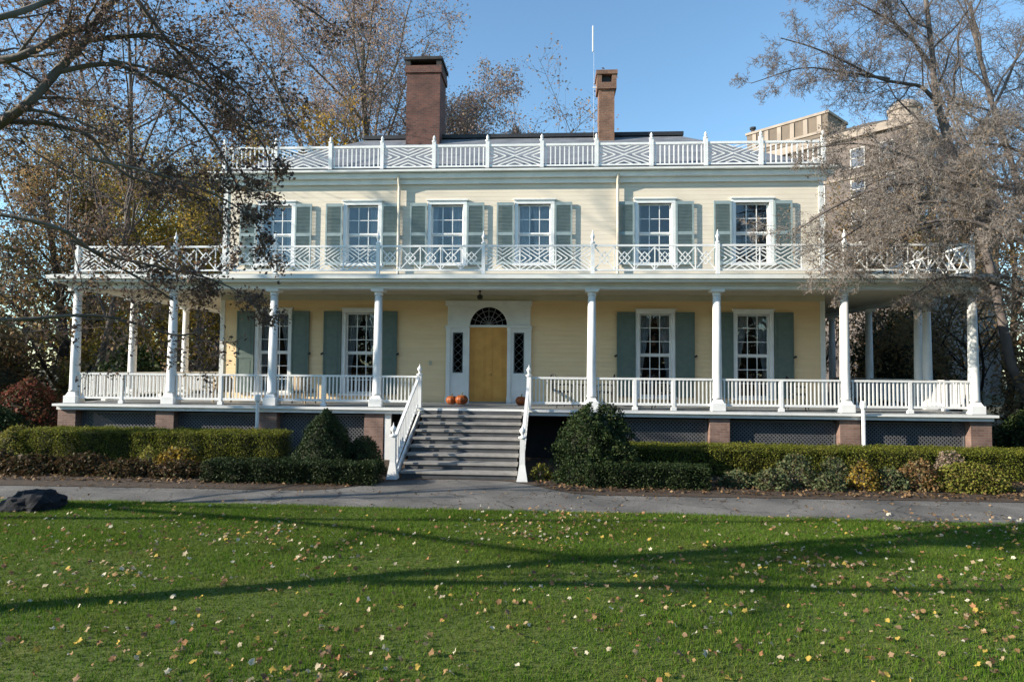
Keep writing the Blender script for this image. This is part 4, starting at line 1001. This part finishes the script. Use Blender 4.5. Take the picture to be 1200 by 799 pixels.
t3 = empty('twiggy_tree', tuple(T3), 'small grey twiggy tree hanging over the right end of the porch', 'tree')
make_tree(t3, [(l, [p-T3 for p in pts], r) for l, pts, r in out], 0, BARK_G, TWIG_L, TANL, .25, .06, .04, 3, rng)

# ------------------------------------------------------------ background trees
OLIVE = leafmat('olive_leaf', [(.30, .23, .05), (.36, .26, .055), (.22, .19, .045), (.48, .33, .06), (.16, .155, .04), (.54, .37, .07)], .5)
MIXED = leafmat('brown_autumn_leaf', [(.24, .17, .09), (.28, .19, .10), (.17, .135, .075), (.20, .18, .08), (.34, .21, .09)], .45)
LILAC = leafmat('sparse_pink_leaf', [(.38, .28, .25), (.30, .23, .21), (.44, .29, .19), (.36, .30, .22), (.33, .25, .24)], .5)
LILAC2 = leafmat('sparse_brown_leaf', [(.22, .15, .12), (.17, .12, .10), (.27, .17, .11), (.20, .16, .10)], .45)
YELT = leafmat('yellow_tree_leaf', [(.55, .34, .04), (.48, .28, .03), (.62, .42, .06), (.35, .24, .04)], .4)
PF = dict(PB); PF['n'] = [16, 9, 6]; PF['max'] = 2; PF['start'] = [.1, .12, .1]; PF['ratio'] = [.5, .5, .5]
def olive(label, loc, h, seed, m=OLIVE, per=95, ls=.17):
    return bare_tree('autumn_tree', label, loc, h, h*.017+.05, seed, PF, 0, BARK_D, BARK_D, m, per, ls, group='autumn trees left of the house', jit=.4, lev_min=1)
proto = olive('olive brown autumn tree behind the left end of the porch', (-19.5, 16, 0), 13.5, 71)
proto2 = olive('olive brown autumn tree behind the left end of the porch', (-25.5, 12, 0), 12.5, 72, MIXED)
same = 'olive brown autumn tree behind the left end of the porch'
for i, (x, y, s, rz) in enumerate([(-15.3, 22, 1.05, 2), (-31, 20, 1.15, 4), (-23, 27, 1.2, 1), (-37, 14, 1.0, 3), (-17.5, 34, 1.25, 5), (-17.6, 11.5, .8, .6), (-28.5, 7.0, .75, 2.2), (-30, 34, 1.3, 1.1), (-23.5, 18.5, 1.0, 2.7), (-34, 9.5, .9, .3), (-20.5, 22.5, 1.1, 3.6)]):
    c = copy_tree(proto2 if i % 3 == 0 else proto); c.location = (x, y, 0); c.scale = (s, s, s); c.rotation_euler.z = rz
PC = dict(seg=[10, 8, 6, 4, 3], wob=[.05, .1, .14, .18, .2], trop=[.0, .05, .02, .0, .0], n=[20, 11, 8, 4], start=[.24, .12, .12, .12], ang=(28, 62), ratio=[.66, .56, .52, .5], short=.5, rr=.48, rmin=.012, max=4)
bare_tree('tall_tree', 'tall pale branched tree with sparse pinkish leaves rising behind the wide chimney', (-10.9, 25, 0), 27, .42, 81, PC, 1, BARK, BARK_G, LILAC, 3.8, .19, jit=.3, lev_min=3)
bare_tree('tall_tree', 'second pale tree with sparse pinkish leaves just right of the wide chimney', (-8.6, 27.5, 0), 20.8, .33, 84, dict(PC, start=[.4, .12, .12, .12], ratio=[.5, .56, .52, .5], n=[18, 10, 8, 4]), 1, BARK, BARK_G, LILAC, 3.4, .18, jit=.3, lev_min=3)
bare_tree('tall_tree', 'distant low rounded treetop of reddish twigs between the two chimneys', (-1.7, 31, 0), 21.0, .34, 82, dict(PC, trop=[0, .0, -.02, .0, .0], ratio=[.22, .42, .45, .5], ang=(35, 75), n=[26, 10, 8, 3], start=[.68, .1, .1, .1], short=.55), 1, BARK_G, TWIG, LILAC, 7, .15, jit=.22, lev_min=2)
bare_tree('yellow_tree', 'bright yellow treetop behind the left end of the roof balustrade', (-13.0, 19, 0), 17.6, .3, 83, dict(PF, start=[.5, .15, .1], ratio=[.34, .5, .5]), 0, BARK_D, BARK_D, YELT, 20, .24, jit=.3, lev_min=1)
bare_tree('sparse_tree', 'tall thin crowned tree with sparse brown leaves behind the left porch corner', (-20.5, 7.5, 0), 21, .17, 97, dict(PB, start=[.2, .12, .12, .1], n=[17, 9, 7, 3], max=4, ang=(30, 62)), 1, BARK_D, TWIG, LILAC2, 1.4, .13, jit=.12, lev_min=3)
bare_tree('sparse_tree', 'tall thin crowned tree with sparse brown leaves at the far left edge', (-27, 16, 0), 25, .2, 98, dict(PB, start=[.25, .12, .12, .1], n=[17, 9, 7, 3], max=4, ang=(30, 62)), 1, BARK_D, TWIG, LILAC2, 1.4, .15, jit=.14, lev_min=3)
# understory behind the left porch
for i, (x, y, r_, h_, m, lab) in enumerate([(-18.6, 7.5, 2.0, 3.4, DARKG, 'dark evergreen shrub just behind the left end of the porch'), (-23.5, 5.5, 2.6, 3.2, BROWN, 'broad brown shrub left of the porch beyond the red one'),
        (-22.5, 11.5, 2.6, 4.4, MIXED, 'tall brown shrub in the woodland edge left of the house'), (-15.5, 14.5, 2.2, 4.6, YEW, 'tall dark yew behind the side porch columns'), (-28, 9.0, 3.0, 4.0, OLIVE, 'wide olive shrub at the far left of the woodland edge'), (-32, 14, 3.2, 5.0, MIXED, 'tallest brown shrub at the far left woodland edge'), (-26.5, 3.0, 2.6, 5.2, OLIVE, 'tall olive shrub at the far left beyond the reddish shrub'), (-30.5, 6.0, 3.0, 6.5, OLIVE, 'tallest olive shrub at the left edge of the view'), (-20.8, 10.0, 2.4, 5.0, OLIVE, 'olive gold shrub seen between the left porch columns')]):
    shrub('woodland_shrub', lab, 'shrub', x, y, r_, r_*.8, h_, 6500, .17, m, 'dome', 70+i, 'shrubs of the woodland edge', lump=.2)
rngw = np.random.default_rng(77); n = 170000; NT = 430
tx = np.concatenate([rngw.uniform(-170, 190, 150), rngw.uniform(-110, 110, 120), rngw.uniform(90, 130, 60), rngw.uniform(-38, 70, 70), rngw.uniform(45, 75, 30)])
ty = np.concatenate([rngw.uniform(62, 105, 150), rngw.uniform(-95, -62, 120), rngw.uniform(-60, 60, 60), rngw.uniform(-52, -40, 70), rngw.uniform(-40, 30, 30)])  # rows behind camera and at right: unseen, added to block low sky light
th = np.concatenate([rngw.uniform(7, 13, 150), rngw.uniform(10, 16, 120), rngw.uniform(9, 15, 60), rngw.uniform(9, 15, 70), rngw.uniform(12, 18, 30)]); tr_ = rngw.uniform(3, 6, NT)
ti = rngw.integers(0, NT, n); d = rngw.normal(size=(n, 3)); d /= np.linalg.norm(d, axis=1, keepdims=True); d *= rngw.uniform(.5, 1, (n, 1))**.5
P = np.stack([tx[ti]+d[:, 0]*tr_[ti], ty[ti]+d[:, 1]*tr_[ti], th[ti]*.52+d[:, 2]*th[ti]*.5], 1)
lv, lf = leaves_arrays(P, .75, rngw, 0, .8)
tag(link('woods_and_sky_screen', np_mesh('woods_and_sky_screen', lv, lf, leafmat('distant_leaf', [(.08, .06, .035), (.10, .07, .04), (.06, .055, .035), (.11, .08, .04)], .2))), 'brown autumn woods, far off in view plus unseen rows added to block sky light', 'woods', kind='stuff')
# right background
sr = 'dark brown thicket tree behind the right end of the porch'
pr = bare_tree('thicket_tree', sr, (16.5, 9.5, 0), 9, .16, 91, dict(PF, start=[.06, .1, .1]), 0, BARK_D, BARK_D, MIXED, 40, .14, group='thicket behind the right porch', jit=.2, lev_min=1)
for x, y, s, rz in [(20.5, 12, 1.15, 1), (13.8, 15.5, 1.0, 2.5), (24.5, 16, 1.3, 4), (18.5, 18, 1.25, 5.2), (19.6, 6.0, .85, 3.1), (12.0, 19, 1.1, .4)]:
    c = copy_tree(pr); c.location = (x, y, 0); c.scale = (s,)*3; c.rotation_euler.z = rz
bare_tree('bare_tree', 'second bare tree at the right edge with fine grey twigs against the sky', (22.5, 8.5, 0), 20, .2, 92, dict(PB, start=[.2, .15, .12, .1], n=[18, 11, 8, 4], max=4), 1, BARK_G, TWIG)
for i, (x, y, r_, h_, m, lab) in enumerate([(14.6, 7.5, 2.0, 4.6, MIXED, 'tall brown shrub seen between the right porch columns'), (18.6, 4.2, 2.3, 5.2, MIXED, 'tallest dark brown shrub at the right edge beyond the porch'), (11.4, 13.5, 2.2, 4.4, MIXED, 'dark brown shrub behind the right side porch'), (22.5, 8.0, 2.8, 6.0, MIXED, 'wide brown shrub at the far right behind the leaning tree'), (27, 15, 3.2, 6.4, MIXED, 'tall brown shrub before the base of the apartment building'), (21.5, 20, 3.4, 6.5, MIXED, 'broad brown shrub in the gap between porch and apartment building'), (16.8, 12.5, 2.6, 5.6, DARKG, 'dark evergreen shrub behind the brown ones right of the house')]):
    shrub('woodland_shrub', lab, 'shrub', x, y, r_, r_*.8, h_, 6500, .15, m, 'dome', 170+i, 'shrubs right of the house', lump=.25)
# trees left of the view whose shade falls on the lawn and the left of the house
bare_tree('shade_tree', 'bare tree standing on the lawn left of the view', (-24.5, -5.2, 0), 18, .34, 95, dict(PB, start=[.3, .2, .15, .12], n=[12, 7, 5], max=2, rmin=.012), 1, BARK_G, TWIG, OAK, .6, .11)
rd = random.Random(96); o_ = []; T4 = Vector((-19, -10.4, 0)); P4 = dict(PB, n=[7, 6, 4, 3], max=3)
limb(rd, [(-19, -10.4, -.1), (-18.9, -10.4, 2), (-18.7, -10.2, 5), (-18.9, -10, 8)], .22, .08, dict(P4, start=[.5, .2, .15, .1]), o_, 0, 5)
limb(rd, [(-18.9, -10.4, 1.9), (-17.2, -10.6, 3.0), (-15, -11.2, 4.4), (-12.8, -11.9, 5.8), (-10.8, -12.4, 7.0), (-9.8, -12.7, 7.7)], .085, .03, dict(P4, n=[5, 4, 3, 2]), o_, 0, 2.2)
limb(rd, [(-18.8, -10.3, 4), (-16.8, -12.2, 5.3), (-14.6, -14.2, 6.1), (-12.8, -15.0, 6.2), (-11.6, -15.6, 6.5)], .09, .03, dict(P4, n=[9, 6, 5, 3]), o_, 0, 3.4)
t4 = empty('shade_tree', tuple(T4), 'bare tree on the lawn left of the view with one long low limb', 'tree')
make_tree(t4, [(l, [p-T4 for p in pts], r) for l, pts, r in o_], 1, BARK_G, TWIG, OAK, 1.0, .09, .07, 2, np.random.default_rng(96))

# ------------------------------------------------------------ apartment building beyond the trees at the right
STONE = mat('beige_masonry', (.18, .148, .13), (.115, .096, .086), .85, .4, .3, 4)
STONE_L = mat('pale_stone_trim', (.34, .285, .235), (.25, .21, .175), .8, .8)
FARGL = mat('far_window_glass', (.10, .12, .15), (.05, .06, .08), .1, 1, spec=.6)
FRAMEW = mat('far_window_frame', (.48, .46, .43), None, .6)
apt = empty('apartment_building', (36.3, 45, 0), 'tall beige masonry apartment building with white windows beyond the right trees', 'building', rz=R(45))
LW_, LD, H_ = 34, 46, 28.6     # local: +x runs right and back, +y runs left and back, corner at origin
b = MB(); b.box(0, LW_, 0, LD, 0, H_-.9); b.build('wall', STONE, apt)
b = MB(); b.box(-.5, LW_, -.5, LD, H_-.899, H_-.3); b.box(-.25, LW_, -.25, LD, H_-.299, H_); b.box(-.15, LW_, -.15, LD, H_-5.2, H_-4.9); b.build('cornice', STONE_L, apt)
b = MB()
for k in range(28): b.box(-.25 if k % 2 else -.12, .7 if k % 2 else .5, -.25 if k % 2 else -.12, .7 if k % 2 else .5, k*1.0, k*1.0+.92 if k*1.0+.92 < H_-.91 else H_-.91)
b.build('corner_quoin', STONE_L, apt)
def apt_win(f, a, z, big=False):
    w_ = .62; h_ = 1.9
    b = MB(); g_ = MB()
    if f == 'L':
        b.box(-.10, .05, a-w_-.12, a-w_, z, z+h_); b.box(-.10, .05, a+w_, a+w_+.12, z, z+h_); b.box(-.10, .05, a-w_-.12, a+w_+.12, z+h_, z+h_+.14); b.box(-.16, .05, a-w_-.15, a+w_+.15, z-.12, z); b.box(-.08, .05, a-w_, a+w_, z+h_/2-.05, z+h_/2+.05)
        g_.box(-.03, .04, a-w_, a+w_, z+.001, z+h_-.001)
    else:
        b.box(a-w_-.12, a-w_, -.10, .05, z, z+h_); b.box(a+w_, a+w_+.12, -.10, .05, z, z+h_); b.box(a-w_-.12, a+w_+.12, -.10, .05, z+h_, z+h_+.14); b.box(a-w_-.15, a+w_+.15, -.16, .05, z-.12, z); b.box(a-w_, a+w_, -.08, .05, z+h_/2-.05, z+h_/2+.05)
        g_.box(a-w_, a+w_, -.03, .04, z+.001, z+h_-.001)
    o = b.build('window', FRAMEW, apt); g_.build('pane', FARGL, o)
for fl in range(3, 8):
    z = fl*3.35+1.1
    for a in (2.6, 5.4, 9.5, 12.3, 16.5, 19.5): apt_win('L', a, z)
    for a in (3, 6.4, 10.2, 13.8): apt_win('R', a, z)
# hipped roof and corner turret
bm = bmesh.new()
A = [bm.verts.new(p) for p in ((.3, .3, H_+.002), (LW_-.3, .3, H_+.002), (LW_-.3, LD-.3, H_+.002), (.3, LD-.3, H_+.002))]
B = [bm.verts.new(p) for p in ((6, 6, H_+2.6), (LW_-6, 6, H_+2.6), (LW_-6, LD-6, H_+2.6), (6, LD-6, H_+2.6))]
for i in range(4): bm.faces.new((A[i], A[(i+1)%4], B[(i+1)%4], B[i]))
bm.faces.new(B); me = bpy.data.meshes.new('roof'); bm.to_mesh(me); bm.free(); me.materials.append(mat('far_roof', (.10, .085, .07), (.07, .06, .05), .8, .6)); link('roof', me, apt)
b = MB(); b.lathe(1.3, 1.3, [(1.5, H_-.2), (1.5, H_+.9), (1.65, H_+1.0), (1.65, H_+1.25), (1.3, H_+1.7), (.7, H_+2.1), (.15, H_+2.3)], 12); b.build('corner_turret', STONE_L, apt)
b = MB(); b.box(4, 9.5, 10, 20, H_+.01, H_+4.3); pen = b.build('penthouse', mat('penthouse_brick', (.17, .135, .105), (.12, .10, .08), .85, .6), apt)
b = MB(); b.box(3.85, 9.65, 9.85, 20.15, H_+4.301, H_+4.6)
for k in range(6): b.box(3.86, 3.998, 10.7+k*1.6, 11.2+k*1.6, H_+2.4, H_+4.2)
b.box(3.86, 3.998, 10.02, 19.98, H_+2.1, H_+2.39); b.build('parapet', STONE_L, pen)
b = MB(); b.lathe(4.6, 19.5, [(.25, H_+4.601), (.25, H_+5.1), (.4, H_+5.15), (.4, H_+5.4)], 8); b.build('vent', TAR, pen)
